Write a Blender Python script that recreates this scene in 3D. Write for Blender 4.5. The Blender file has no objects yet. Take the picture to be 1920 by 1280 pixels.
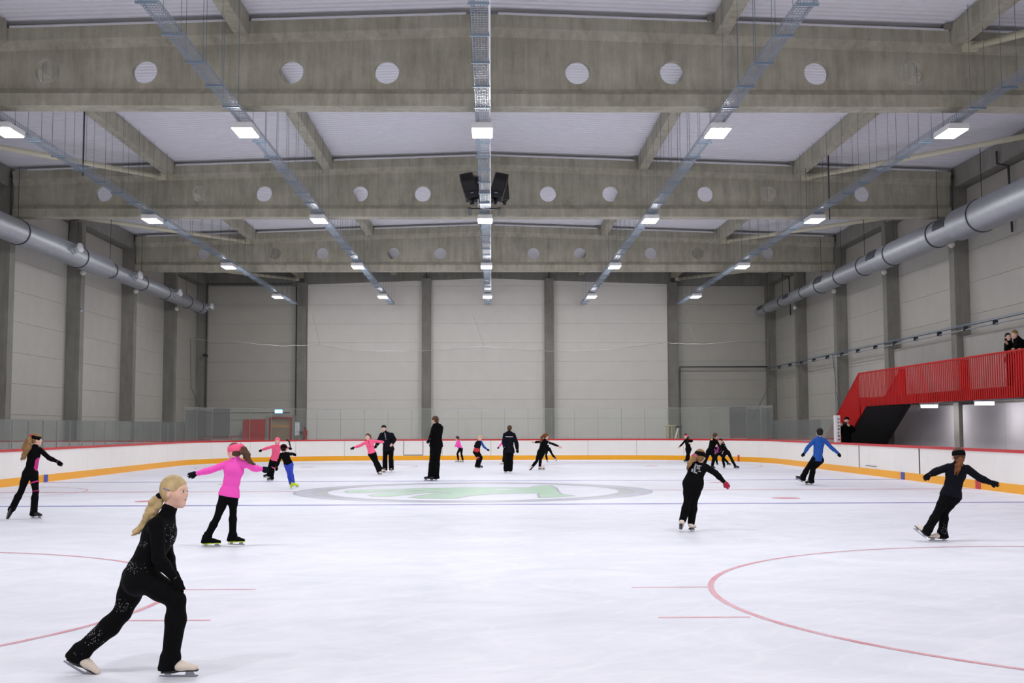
import bpy, math, random
import numpy as np
from mathutils import Vector

# ------------------------------------------------------------------ camera, world, exposure
sc = bpy.context.scene
COL = sc.collection
F = 2200.0; EYE = 1.6; VX, VY = 921.0, 801.0; ROLL = 0.003
_pitch = math.atan((VY-640)/F); _yaw = math.atan((960-VX)/math.hypot(F, VY-640))
fw = np.array([math.sin(_yaw)*math.cos(_pitch), math.cos(_yaw)*math.cos(_pitch), math.sin(_pitch)])
_r0 = np.cross(fw, [0, 0, 1]); _r0 /= np.linalg.norm(_r0); _u0 = np.cross(_r0, fw)
cr = _r0*math.cos(ROLL)-_u0*math.sin(ROLL); cu = _u0*math.cos(ROLL)+_r0*math.sin(ROLL)
CP = np.array([0, 0, EYE])
cam_d = bpy.data.cameras.new('camera'); cam = bpy.data.objects.new('camera', cam_d); COL.objects.link(cam)
cam_d.sensor_width = 36; cam_d.lens = 36*F/1920; cam_d.clip_end = 300
from mathutils import Matrix
cam.matrix_world = Matrix(((cr[0], cu[0], -fw[0], 0), (cr[1], cu[1], -fw[1], 0), (cr[2], cu[2], -fw[2], EYE), (0, 0, 0, 1)))
sc.camera = cam
w = bpy.data.worlds.new('world'); sc.world = w; w.use_nodes = True
w.node_tree.nodes['Background'].inputs[0].default_value = (.75, .8, 1, 1)
w.node_tree.nodes['Background'].inputs[1].default_value = 0.02
sc.view_settings.view_transform = 'Standard'; sc.view_settings.look = 'None'
sc.view_settings.exposure = 0.0; sc.view_settings.gamma = 1.0; sc.view_settings.use_curve_mapping = False
LAMP_W = 80.0
LAMP_COL = (.98, .98, 1.0)

def at(px, py, Y):                     # a point of the place seen at (px,py), at depth Y
    d = fw+cr*(px-960)/F-cu*(py-640)/F
    return CP+d*Y/d[1]
def on_ice(px, py, z=0.0):
    d = fw+cr*(px-960)/F-cu*(py-640)/F
    return CP+d*(z-EYE)/d[2]

# ------------------------------------------------------------------ materials
def lin(c): return tuple(((x/255)/12.92 if x/255 <= .04045 else ((x/255+.055)/1.055)**2.4) for x in c)
MATS = {}
def mat(name, rgb, rough=.6, metal=0., var=0., vscale=3., bump=0., bscale=60., emit=0., spec=.5, stretch=None, sheen=0.):
    if name in MATS: return MATS[name]
    m = bpy.data.materials.new(name); m.use_nodes = True; nt = m.node_tree; b = nt.nodes['Principled BSDF']
    c = lin(rgb); b.inputs['Base Color'].default_value = (*c, 1); b.inputs['Roughness'].default_value = rough
    b.inputs['Metallic'].default_value = metal; b.inputs['Specular IOR Level'].default_value = spec
    if sheen: b.inputs['Sheen Weight'].default_value = sheen
    if emit:
        b.inputs['Emission Color'].default_value = (*c, 1); b.inputs['Emission Strength'].default_value = emit
    if var or bump:
        tc = nt.nodes.new('ShaderNodeTexCoord'); mp = nt.nodes.new('ShaderNodeMapping')
        nt.links.new(tc.outputs['Object'], mp.inputs[0])
        if stretch: mp.inputs['Scale'].default_value = stretch
    if var:
        n = nt.nodes.new('ShaderNodeTexNoise'); n.inputs['Scale'].default_value = vscale; n.inputs['Detail'].default_value = 8
        n.inputs['Roughness'].default_value = .65
        rp = nt.nodes.new('ShaderNodeValToRGB'); nt.links.new(mp.outputs[0], n.inputs['Vector']); nt.links.new(n.outputs[0], rp.inputs[0])
        rp.color_ramp.elements[0].position = .3; rp.color_ramp.elements[1].position = .7
        rp.color_ramp.elements[0].color = (*[x*(1-var) for x in c], 1); rp.color_ramp.elements[1].color = (*[min(1, x*(1+var)) for x in c], 1)
        nt.links.new(rp.outputs[0], b.inputs['Base Color'])
    if bump:
        n2 = nt.nodes.new('ShaderNodeTexNoise'); n2.inputs['Scale'].default_value = bscale; n2.inputs['Detail'].default_value = 4
        bp = nt.nodes.new('ShaderNodeBump'); bp.inputs['Strength'].default_value = bump; bp.inputs['Distance'].default_value = .01
        nt.links.new(mp.outputs[0], n2.inputs['Vector']); nt.links.new(n2.outputs[0], bp.inputs['Height']); nt.links.new(bp.outputs[0], b.inputs['Normal'])
    MATS[name] = m; return m

def concrete(name, rgb, streak=.16):
    m = bpy.data.materials.new(name); m.use_nodes = True; nt = m.node_tree; b = nt.nodes['Principled BSDF']; N = nt.nodes.new; L = nt.links.new
    b.inputs['Roughness'].default_value = .85; c = lin(rgb)
    g = N('ShaderNodeNewGeometry')
    n1 = N('ShaderNodeTexNoise'); n1.inputs['Scale'].default_value = .9; n1.inputs['Detail'].default_value = 9; n1.inputs['Roughness'].default_value = .7
    mp = N('ShaderNodeMapping'); mp.inputs['Scale'].default_value = (5, 5, .6)
    n2 = N('ShaderNodeTexNoise'); n2.inputs['Scale'].default_value = 1.0; n2.inputs['Detail'].default_value = 7; n2.inputs['Roughness'].default_value = .7
    L(g.outputs['Position'], n1.inputs['Vector']); L(g.outputs['Position'], mp.inputs[0]); L(mp.outputs[0], n2.inputs['Vector'])
    a = N('ShaderNodeMath'); a.operation = 'ADD'; L(n1.outputs[0], a.inputs[0]); L(n2.outputs[0], a.inputs[1])
    rp = N('ShaderNodeValToRGB'); L(a.outputs[0], rp.inputs[0]); e = rp.color_ramp.elements
    a.use_clamp = False
    mr = N('ShaderNodeMapRange'); mr.inputs[1].default_value = .7; mr.inputs[2].default_value = 1.3; L(a.outputs[0], mr.inputs[0]); L(mr.outputs[0], rp.inputs[0])
    e[0].position = 0.1; e[1].position = .9
    e[0].color = (c[0]*(1-2*streak), c[1]*(1-2*streak), c[2]*(1-2.2*streak), 1); e[1].color = (*[x*(1+streak) for x in c], 1)
    L(rp.outputs[0], b.inputs['Base Color'])
    bp = N('ShaderNodeBump'); bp.inputs['Strength'].default_value = .25; bp.inputs['Distance'].default_value = .02
    n3 = N('ShaderNodeTexNoise'); n3.inputs['Scale'].default_value = 25; n3.inputs['Detail'].default_value = 5
    L(g.outputs['Position'], n3.inputs['Vector']); L(n3.outputs[0], bp.inputs['Height']); L(bp.outputs[0], b.inputs['Normal'])
    MATS[name] = m; return m
def glassy(name, tint, refl=.5, rough=.02, density=0.0, dcol=(.5, .55, .52)):
    m = bpy.data.materials.new(name); m.use_nodes = True; nt = m.node_tree; N = nt.nodes.new; L = nt.links.new
    nt.nodes.remove(nt.nodes['Principled BSDF']); out = nt.nodes['Material Output']
    t = N('ShaderNodeBsdfTransparent'); t.inputs[0].default_value = (*tint, 1)
    gl = N('ShaderNodeBsdfGlossy'); gl.inputs['Roughness'].default_value = rough
    fr = N('ShaderNodeFresnel'); fr.inputs[0].default_value = 1.4
    mu = N('ShaderNodeMath'); mu.operation = 'MULTIPLY'; mu.inputs[1].default_value = refl; L(fr.outputs[0], mu.inputs[0])
    mx = N('ShaderNodeMixShader'); L(mu.outputs[0], mx.inputs[0]); L(t.outputs[0], mx.inputs[1]); L(gl.outputs[0], mx.inputs[2])
    last = mx
    if density:
        df = N('ShaderNodeBsdfDiffuse'); df.inputs[0].default_value = (*dcol, 1)
        m2 = N('ShaderNodeMixShader'); m2.inputs[0].default_value = density; L(mx.outputs[0], m2.inputs[1]); L(df.outputs[0], m2.inputs[2]); last = m2
    L(last.outputs[0], out.inputs[0]); MATS[name] = m; return m
def ice_mat():
    m = bpy.data.materials.new('ice'); m.use_nodes = True; nt = m.node_tree; b = nt.nodes['Principled BSDF']; N = nt.nodes.new; L = nt.links.new
    g = N('ShaderNodeNewGeometry')
    mp = N('ShaderNodeMapping'); mp.inputs['Scale'].default_value = (.5, .7, 1); L(g.outputs['Position'], mp.inputs[0])
    n = N('ShaderNodeTexNoise'); n.inputs['Scale'].default_value = 1.3; n.inputs['Detail'].default_value = 10; n.inputs['Roughness'].default_value = .72; n.inputs['Distortion'].default_value = 1.2
    L(mp.outputs[0], n.inputs['Vector'])
    rp = N('ShaderNodeValToRGB'); e = rp.color_ramp.elements; e[0].position = .32; e[1].position = .62
    e[0].color = (*lin((224, 226, 235)), 1); e[1].color = (*lin((238, 238, 246)), 1); L(n.outputs[0], rp.inputs[0])
    # skate scratches: thin bright arcs from warped wave bands
    mp2 = N('ShaderNodeMapping'); mp2.inputs['Scale'].default_value = (.5, 1.1, 1); mp2.inputs['Rotation'].default_value = (0, 0, .5); L(g.outputs['Position'], mp2.inputs[0])
    wv = N('ShaderNodeTexWave'); wv.inputs['Scale'].default_value = 1.1; wv.inputs['Distortion'].default_value = 9; wv.inputs['Detail'].default_value = 3; wv.inputs['Detail Scale'].default_value = .6
    L(mp2.outputs[0], wv.inputs['Vector'])
    r2 = N('ShaderNodeValToRGB'); r2.color_ramp.elements[0].position = .955; r2.color_ramp.elements[1].position = 1.0; L(wv.outputs[0], r2.inputs[0])
    mu = N('ShaderNodeMath'); mu.operation = 'MULTIPLY'; mu.inputs[1].default_value = .18; L(r2.outputs[0], mu.inputs[0])
    mx = N('ShaderNodeMixRGB'); L(mu.outputs[0], mx.inputs[0]); L(rp.outputs[0], mx.inputs[1]); mx.inputs[2].default_value = (*lin((250, 250, 252)), 1)
    L(mx.outputs[0], b.inputs['Base Color'])
    b.inputs['Roughness'].default_value = .5; b.inputs['IOR'].default_value = 1.31; b.inputs['Specular IOR Level'].default_value = .22
    n3 = N('ShaderNodeTexNoise'); n3.inputs['Scale'].default_value = 6; n3.inputs['Detail'].default_value = 8; L(mp.outputs[0], n3.inputs['Vector'])
    bp = N('ShaderNodeBump'); bp.inputs['Strength'].default_value = .12; bp.inputs['Distance'].default_value = .01; L(n3.outputs[0], bp.inputs['Height']); L(bp.outputs[0], b.inputs['Normal'])
    MATS['ice'] = m; return m
def paint_under_ice(name, rgb, fade=.55):
    m = bpy.data.materials.new(name); m.use_nodes = True; nt = m.node_tree; b = nt.nodes['Principled BSDF']; N = nt.nodes.new; L = nt.links.new
    g = N('ShaderNodeNewGeometry'); n = N('ShaderNodeTexNoise'); n.inputs['Scale'].default_value = 2.2; n.inputs['Detail'].default_value = 9; n.inputs['Roughness'].default_value = .75
    L(g.outputs['Position'], n.inputs['Vector'])
    rp = N('ShaderNodeValToRGB'); e = rp.color_ramp.elements; e[0].position = .35; e[1].position = .68
    c = lin(rgb); ic = lin((228, 228, 240)); e[0].color = (*c, 1); e[1].color = (*[c[i]*(1-fade)+ic[i]*fade for i in range(3)], 1)
    L(n.outputs[0], rp.inputs[0]); L(rp.outputs[0], b.inputs['Base Color']); b.inputs['Roughness'].default_value = .4; b.inputs['Specular IOR Level'].default_value = .35
    MATS[name] = m; return m

M_con = concrete('beam concrete', (174, 170, 154)); M_col = concrete('column concrete', (138, 136, 129), .12)
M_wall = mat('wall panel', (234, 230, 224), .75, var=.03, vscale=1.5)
M_wside = mat('side wall and dimmed end panel', (186, 183, 174), .75, var=.04, vscale=1.5)  # on the outer end wall bays this tone stands in for weaker light
M_wconc = concrete('smooth concrete', (176, 174, 168), .05)
M_deck = mat('roof deck', (226, 226, 232), .55, var=.03)
M_floor = mat('concrete floor', (120, 120, 118), .8, var=.1)
M_ice = ice_mat()
M_white = mat('board plastic', (249, 246, 241), .4, var=.02, vscale=1.2)
M_redcap = mat('red plastic', (205, 40, 48), .4)
M_yel = mat('yellow plastic', (255, 178, 2), .4)
M_bluem = mat('blue plastic', (50, 60, 170), .4)
M_galv = mat('galvanised steel', (176, 180, 186), .5, .75, var=.08, vscale=4)
M_tray = mat('zinc wire', (150, 160, 174), .4, .4)
M_trayb = mat('bracket steel', (110, 128, 146), .5, .3)
M_rod = mat('dark steel rod', (70, 72, 78), .5, .5)
M_black = mat('black plastic', (20, 20, 22), .45)
M_blk2 = mat('black rubber', (12, 12, 13), .7)
M_brace = mat('cream painted steel', (214, 209, 184), .5)
M_seam = mat('dark joint', (60, 62, 66), .7)
M_red = mat('red painted steel', (186, 4, 6), .6, spec=.2)
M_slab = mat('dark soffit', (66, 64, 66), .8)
M_frame = mat('white metal', (225, 225, 225), .4)
M_glass = glassy('shield glass', (.965, .98, .97), .8, .015, .05, (.72, .76, .74))
M_net = glassy('fine netting', (.985, .985, .985), 0.0, .5, .06, (.3, .3, .3))

# ------------------------------------------------------------------ mesh helpers
class MB:
    def __init__(s): s.v = []; s.f = []
    def box(s, x0, x1, y0, y1, z0, z1):
        n = len(s.v); s.v += [(x0, y0, z0), (x1, y0, z0), (x1, y1, z0), (x0, y1, z0), (x0, y0, z1), (x1, y0, z1), (x1, y1, z1), (x0, y1, z1)]
        s.f += [tuple(n+i for i in q) for q in ((0, 3, 2, 1), (4, 5, 6, 7), (0, 1, 5, 4), (1, 2, 6, 5), (2, 3, 7, 6), (3, 0, 4, 7))]; return s
    def prism(s, pts, ax, a0, a1):     # polygon in the two other axes extruded along ax
        n = len(s.v); k = len(pts)
        for a in (a0, a1):
            for p in pts:
                q = list(p); q.insert(ax, a); s.v.append(tuple(q))
        s.f.append(tuple(n+i for i in range(k))); s.f.append(tuple(n+k+i for i in reversed(range(k))))
        for i in range(k):
            j = (i+1) % k; s.f.append((n+i, n+j, n+k+j, n+k+i))
        return s
    def loft(s, rings, cap=True, closed=True):
        n = len(s.v); k = len(rings[0])
        for r in rings: s.v += [tuple(p) for p in r]
        for a in range(len(rings)-1):
            for i in range(k if closed else k-1):
                j = (i+1) % k; s.f.append((n+a*k+i, n+a*k+j, n+(a+1)*k+j, n+(a+1)*k+i))
        if cap:
            s.f.append(tuple(n+i for i in reversed(range(k)))); s.f.append(tuple(n+(len(rings)-1)*k+i for i in range(k)))
        return s
    def tube(s, pts, r, n=8, cap=True):
        pts = [np.array(p, float) for p in pts]; rr = r if isinstance(r, (list, tuple)) else [r]*len(pts); rings = []
        for i, p in enumerate(pts):
            d = pts[min(i+1, len(pts)-1)]-pts[max(i-1, 0)]; d /= np.linalg.norm(d)+1e-9
            a = np.cross(d, [0, 0, 1.]); 
            if np.linalg.norm(a) < .1: a = np.cross(d, [1., 0, 0])
            a /= np.linalg.norm(a); b = np.cross(d, a)
            rings.append([p+rr[i]*(a*math.cos(t)+b*math.sin(t)) for t in [2*math.pi*q/n for q in range(n)]])
        return s.loft(rings, cap)
    def build(s, name, m, parent=None, smooth=False, bevel=0):
        me = bpy.data.meshes.new(name); me.from_pydata([tuple(map(float, v)) for v in s.v], [], s.f); me.validate()
        me.materials.append(m)
        import bmesh
        bm = bmesh.new(); bm.from_mesh(me); bmesh.ops.recalc_face_normals(bm, faces=bm.faces)
        if bevel: bmesh.ops.bevel(bm, geom=list(bm.edges), offset=bevel, segments=1, affect='EDGES')
        bm.to_mesh(me); bm.free()
        if smooth: me.polygons.foreach_set('use_smooth', [True]*len(me.polygons))
        return link(name, me, parent)
def link(name, me, parent=None):
    o = bpy.data.objects.new(name, me); COL.objects.link(o)
    if parent is not None: o.parent = parent
    return o
def empty(name, loc=(0, 0, 0)):
    o = bpy.data.objects.new(name, None); COL.objects.link(o); o.location = [float(x) for x in loc]; o.empty_display_size = .1; return o
def tag(o, label, cat, group=None):
    o['label'] = label; o['category'] = cat
    if group: o['group'] = group
    return o
def struct(o): o['kind'] = 'structure'; return o
def child_at(o, root):                 # mesh built in world coordinates, root sits elsewhere
    o.parent = root; o.location = -root.location; return o
def copy_tree(o, parent=None):
    c = o.copy(); COL.objects.link(c); c.parent = parent
    for ch in list(o.children): copy_tree(ch, c)
    return c
ORD = ['first', 'second', 'third', 'fourth', 'fifth', 'sixth', 'seventh', 'eighth', 'ninth', 'tenth', 'eleventh', 'twelfth']
random.seed(4)

# ------------------------------------------------------------------ hall dimensions
CX = -0.19; XL, XR = -15.9, 15.5; PL, PR = -16.45, 16.0       # column faces, panel faces
FR = [-1.55, 11.95, 25.45, 38.95, 52.45, 66.0]                # portal frames
YB, YF = 66.0, -2.2; SL = .034
def zt(x): return 10.66-SL*abs(x-CX)
def zd(x): return zt(x)+.16

# floor and ice
o = struct(MB().box(PL-.3, PR+.3, YF-.3, YB+.4, -.3, -.02).build('floor', M_floor))
RXL, RXR, RY0, RY1, RR = -13.45, 12.42, 1.9, 58.1, 7.6
def rink_path(off=0., n=14):
    c = [(RXR-RR, RY1-RR, 0), (RXL+RR, RY1-RR, 90), (RXL+RR, RY0+RR, 180), (RXR-RR, RY0+RR, 270)]; pts = []
    for x, y, a0 in c:
        for i in range(n+1):
            a = math.radians(a0+90*i/n); pts.append((x+(RR+off)*math.cos(a), y+(RR+off)*math.sin(a)))
    return pts
ice = struct(MB().prism(rink_path(.02), 2, -.02, 0.).build('floor', M_ice))
M_pr = paint_under_ice('red paint', (214, 116, 128), .5); M_pb = paint_under_ice('blue paint', (124, 122, 190), .35)
M_pg = paint_under_ice('green paint', (176, 216, 178), .45); M_pgr = paint_under_ice('grey paint', (186, 186, 200), .3); M_pgd = paint_under_ice('dark grey paint', (172, 172, 176), .35)
M_prl = paint_under_ice('faint red paint', (222, 150, 160), .5)
def flat(pts, name, m, z=.0015, label=None):
    b = MB(); b.v = [(p[0], p[1], z) for p in pts]; b.f = [tuple(range(len(pts)))]; q = b.build(name, m, ice)
    if label: q['label'] = label
    return q
def strip(x0, x1, y, wd, name, m, z=.0015): return flat([(x0, y-wd/2), (x1, y-wd/2), (x1, y+wd/2), (x0, y+wd/2)], name, m, z)
def ringm(cx, cy, ax, ay, w_, name, m, a0=0, a1=360, z=.002, n=96, ax2=None, ay2=None):
    b = MB(); ax2 = ax2 or ax-w_; ay2 = ay2 or ay-w_
    for i in range(n+1):
        t = math.radians(a0+(a1-a0)*i/n); b.v += [(cx+ax*math.cos(t), cy+ay*math.sin(t), z), (cx+ax2*math.cos(t), cy+ay2*math.sin(t), z)]
    b.f = [(2*i, 2*i+2, 2*i+3, 2*i+1) for i in range(n)]; return b.build(name, m, ice)
strip(RXL+.05, RXR-.05, 24.65, .32, 'blue_line', M_pb); strip(RXL+.05, RXR-.05, 35.5, .32, 'blue_line', M_pb)
strip(RXL+.05, -4.95, 30.0, .28, 'red_line', M_prl); strip(4.05, RXR-.05, 30.0, .28, 'red_line', M_prl)
strip(-10.6, 9.6, 54.1, .06, 'goal_line', M_prl); strip(-10.6, 9.6, 5.9, .06, 'goal_line', M_prl)
for cy, near in ((11.1, 1), (48.6, 0)):
    for cx in (6.6, -7.55):
        ringm(cx, cy, 4.5, 4.6, .06, 'faceoff_circle', M_pr)
        ringm(cx, cy, .3, .3, .29, 'faceoff_dot', M_pr, n=24)
        for sx in (-1, 1):
            for hy in (11.87, 10.0) if near else (49.5, 47.6):
                x0 = cx+sx*4.42; strip(min(x0, x0+sx*.78), max(x0, x0+sx*.78), hy, .055, 'hash_mark', M_pr)
for cx, cy in ((6.6, 26.4), (-7.55, 26.2), (6.6, 34.0), (-7.55, 34.0)): ringm(cx, cy, .32, .32, .31, 'faceoff_dot', M_pr, n=24)
ringm(RXL, 30.0, 3.1, 3.1, .06, 'referee_crease', M_prl, -90, 90)
# centre emblem: ring with a winged arrow
LC = (-.45, 29.86)
lg = ringm(*LC, 4.47, 4.55, 0, 'emblem_ring', M_pgr, z=.001, ax2=3.66, ay2=3.95)
ringm(*LC, 4.50, 4.58, .05, 'emblem_outline', M_pgd, z=.0025); ringm(*LC, 3.70, 3.99, .06, 'emblem_outline', M_pgd, z=.0025)
for a0 in (-80, 100): ringm(*LC, 4.06, 4.0, 0, 'emblem_shading', M_pgd, a0, a0+160, z=.003, ax2=3.66, ay2=3.92)
def lgp(pts): return [tuple(on_ice(520+x/5.05, 880+y/5.05)[:2]) for x, y in pts]
wing = [[(640, 212), (660, 200), (900, 191), (1300, 180), (1700, 171), (1920, 168), (2030, 168), (2300, 172), (2400, 168), (2440, 158), (2500, 150), (2588, 150), (2640, 172), (2668, 215), (2700, 234), (2818, 250), (2640, 262), (2480, 268), (2470, 240), (2478, 224), (2318, 224), (2018, 232), (1818, 250), (1700, 272), (1560, 276), (1400, 274), (1240, 266), (1380, 240), (1660, 217), (1400, 222), (1060, 256), (900, 255), (860, 242), (1000, 224), (1400, 200), (1200, 204), (800, 222), (680, 224)]]
for p in wing:
    q = lgp(p); cxm = sum(a[0] for a in q)/len(q)
    b = MB(); b.v = [(a[0], a[1], .002) for a in q]; b.f = [tuple(range(len(q)))]
    import bmesh as _bm
    me = bpy.data.meshes.new('emblem_arrow'); me.from_pydata(b.v, [], b.f); bb = _bm.new(); bb.from_mesh(me); _bm.ops.triangulate(bb, faces=bb.faces, ngon_method='EAR_CLIP')
    _bm.ops.recalc_face_normals(bb, faces=bb.faces); bb.to_mesh(me); bb.free(); me.materials.append(M_pg)
    e = link('emblem_arrow', me, ice); e['label'] = 'pale green winged arrow of the centre emblem'
    pts = [(a[0], a[1]) for a in q]; ol = MB()
    for i in range(len(pts)):
        a = np.array(pts[i]); c = np.array(pts[(i+1) % len(pts)]); d = c-a; l = np.linalg.norm(d); n_ = np.array([-d[1], d[0]])/l*.03
        k = len(ol.v); ol.v += [(*(a-n_), .003), (*(c-n_), .003), (*(c+n_), .003), (*(a+n_), .003)]; ol.f.append((k, k+1, k+2, k+3))
    ol.build('emblem_outline', M_pgd, ice)
eye = lgp([(2028, 190), (2080, 185), (2160, 183), (2240, 185), (2288, 189), (2230, 195), (2160, 197), (2080, 196)])
flat(eye, 'emblem_eye', M_ice, .0045)

# ceiling: trapezoidal deck, ribs run across the hall
prof = []; y = YF
while y < YB:
    prof += [(y, 0), (y+.09, 0), (y+.12, .045), (y+.21, .045)]; y += .24
b = MB()
for xx in (PL-.2, CX, PR+.2):
    for (yy, zz) in prof: b.v.append((xx, yy, zd(xx)+zz))
k = len(prof)
for a in range(2):
    for i in range(k-1): b.f.append((a*k+i, a*k+i+1, (a+1)*k+i+1, (a+1)*k+i))
struct(b.build('ceiling', M_deck))
struct(MB().loft([[(x, YF, zd(x)+.2), (x, YB+.3, zd(x)+.2), (x, YB+.3, zd(x)+.4), (x, YF, zd(x)+.4)] for x in (PL-.4, CX, PR+.4)]).build('ceiling', M_seam))

# walls with their panels
seams = [0, 1.02, 2.09, 3.16, 4.23, 5.3, 6.37, 7.44, 8.51, 9.58]
def wall(name, boxargs): return struct(MB().box(*boxargs).build(name, mat('panel joint', (128, 125, 118), .8)))
wl = wall('wall_left', (PL-.35, PL-.12, YF, YB+.3, -.02, 10.3)); wr = wall('wall_right', (PR+.12, PR+.35, YF, YB+.3, -.02, 10.3))
wb = wall('wall_back', (PL-.3, PR+.3, YB+.12, YB+.4, -.02, 10.4)); wf = wall('wall_front', (PL-.3, PR+.3, YF-.4, YF-.12, -.02, 10.4))
ys = sorted(FR+[(FR[i]+FR[i+1])/2 for i in range(5)])
def share(me, name, parent, loc):
    q = bpy.data.objects.new(name, me); COL.objects.link(q); q.parent = parent; q.location = loc; return q
proto = {}
for i in range(len(ys)-1):
    ya, yb = ys[i], ys[i+1]
    for k in range(9):
        z0, z1 = seams[k]+.004, seams[k+1]-.004; key = (round(yb-ya, 2), round(z1-z0, 2))
        for side, root, xx in ((0, wl, PL-.12), (1, wr, PR)):
            if key not in proto:
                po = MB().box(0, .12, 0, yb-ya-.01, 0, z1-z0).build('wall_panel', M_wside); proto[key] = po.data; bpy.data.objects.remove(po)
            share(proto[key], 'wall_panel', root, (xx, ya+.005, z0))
bx = [PL, CX-10.4, CX-3.45, CX+3.45, CX+10.4, PR]
for i in range(5):
    for k in range(9):
        z1 = seams[k+1]-.004
        MB().box(bx[i]+.004, bx[i+1]-.004, YB, YB+.12, seams[k]+.004, z1).build('wall_panel', M_wside if i in (0, 4) else M_wall, wb)  # outer bays take the darker tone: dim corner light put into the colour
    # the top row follows the roof slope
    def top(x): return 10.02-SL*abs(x-CX)
    if i in (1, 2, 3):
        xs = [bx[i]+.004, bx[i+1]-.004] if i != 2 else [bx[2]+.004, CX, bx[3]-.004]
        MB().loft([[(x, YB, 9.586), (x, YB+.12, 9.586), (x, YB+.12, top(x)), (x, YB, top(x))] for x in xs]).build('wall_panel', M_wall, wb)
xs = [PL, CX-10.4, CX-10.39, CX, CX+10.39, CX+10.4, PR]
MB().loft([[(x, YB-.05, (9.6 if abs(x-CX) > 10.395 else 10.03-SL*abs(x-CX))), (x, YB+.1, (9.6 if abs(x-CX) > 10.395 else 10.03-SL*abs(x-CX))), (x, YB+.1, zd(x)+.15), (x, YB-.05, zd(x)+.15)] for x in xs]).build('gable_beam', M_col, wb)
for k in range(9): MB().box(PL, PR, YF-.12, YF, seams[k]+.004, seams[k+1]-.004).build('wall_panel', M_wall, wf)

# columns
cols = []
order = sorted([y for y in ys if y < YB-.1 and y > YF+.4], reverse=True)
for side in (0, 1):
    for n, y in enumerate([65.72]+order):
        z1 = 9.92 if (n % 2 == 0) else 9.62
        if side == 0: m_ = MB().box(PL, XL, y-.22, y+.22, -.01, z1)
        else: m_ = MB().box(XR, PR, y-.22, y+.22, -.01, z1)
        if n and n % 2 == 1: pass
        q = m_.build('column', M_col)
        wn = ('left', 'right')[side]
        tag(q, ('grey concrete column in the far %s corner of the hall' % wn) if n == 0 else ('grey concrete wall column, %s from the far corner along the %s wall' % (ORD[n-1], wn)), 'column', 'columns along the %s wall' % wn)
for i, x in enumerate((CX-10.4, CX-3.45, CX+3.45, CX+10.4)):
    q = empty('column', (x, 65.75, 0)); tag(q, 'grey concrete column on the end wall, %s from the left' % ORD[i], 'column', 'columns of the end wall')
    child_at(MB().box(x-.25, x+.25, 65.5, 66.0, -.01, 10.06-SL*abs(x-CX)+.02).build('shaft', M_col), q)
    child_at(MB().box(x-.03, x+.03, 65.7, 65.76, 10.0-SL*abs(x-CX), 10.55-SL*abs(x-CX)).build('fixing_post', M_rod), q)

# portal beams with round openings
HX = [2.1, 4.2, 7.4, 9.52, 12.7]
def beam(yc):
    q = empty('roof_beam', (CX, yc, 8.6)); W2, W1 = .25, .09
    xs = [XL+.02, CX, XR-.02]
    b = MB().box(XL+.02, XR-.02, yc-W2, yc+W2, 8.6, 8.87)
    child_at(b.build('bottom_flange', M_con), q)
    b = MB(); b.prism([(yc-W2, 8.87), (yc+W2, 8.87), (yc+W1, 9.02), (yc-W1, 9.02)], 0, XL+.02, XR-.02); child_at(b.build('lower_haunch', M_con), q)
    b = MB(); b.loft([[(x, yc-W1, zt(x)-.46), (x, yc+W1, zt(x)-.46), (x, yc+W2, zt(x)-.28), (x, yc+W2, zt(x)), (x, yc-W2, zt(x)), (x, yc-W2, zt(x)-.28)] for x in xs])
    child_at(b.build('top_flange', M_con), q)
    b = MB(); edges = [XL+.02]; R = .27; hs = sorted([CX+s*h for h in HX for s in (-1, 1)])
    def solid(a, c):
        mids = [a]+([CX] if a < CX < c else [])+[c]
        b.loft([[(x, yc-W1, 9.02), (x, yc+W1, 9.02), (x, yc+W1, zt(x)-.46), (x, yc-W1, zt(x)-.46)] for x in mids])
    last = XL+.02
    for h in hs:
        solid(last, h-.45); last = h+.45; n0 = len(b.v); K = 32
        zc = 9.41; snap = {}
        for sx in (-1, 1):
            for zz in (9.02, None):
                cx_ = h+sx*.45; cz_ = zz if zz else zt(cx_)-.46; ang = math.atan2(cz_-zc, sx*.45) % (2*math.pi)
                snap[int(round(ang*K/(2*math.pi)-.5)) % K] = (cx_, cz_)
        for yy in (yc-W1, yc+W1):
            for ring in (0, 1):
                for j in range(K):
                    t = 2*math.pi*(j+.5)/K; c_, s_ = math.cos(t), math.sin(t); zc = 9.41
                    if ring == 0: b.v.append((h+R*c_, yy, zc+R*s_))
                    else:
                        kx = .45/abs(c_); up = (zt(h)-.46-zc) if s_ > 0 else (zc-9.02); kk = min(kx, up/max(1e-6, abs(s_)))
                        x = h+kk*c_; z = zc+kk*s_; 
                        if s_ > 0 and kk < kx: z = zt(x)-.46
                        if j in snap: x, z = snap[j]
                        b.v.append((x, yy, z))
        for j in range(K):
            j2 = (j+1) % K
            b.f.append((n0+j, n0+j2, n0+K+j2, n0+K+j)); b.f.append((n0+2*K+j, n0+2*K+j2, n0+3*K+j2, n0+3*K+j)); b.f.append((n0+j, n0+j2, n0+2*K+j2, n0+2*K+j))
    solid(last, XR-.02); child_at(b.build('web', M_con), q); return q
for i, yc in enumerate((25.45, 38.95, 52.45, 11.95)):
    tag(beam(yc), ['nearest concrete roof beam with round openings, across the top of the picture', 'middle concrete roof beam with round openings, behind the loudspeakers', 'farthest concrete roof beam with round openings, before the end wall', 'concrete roof beam with round openings overhead near the rink end'][i], 'beam', 'roof beams across the rink')
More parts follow.
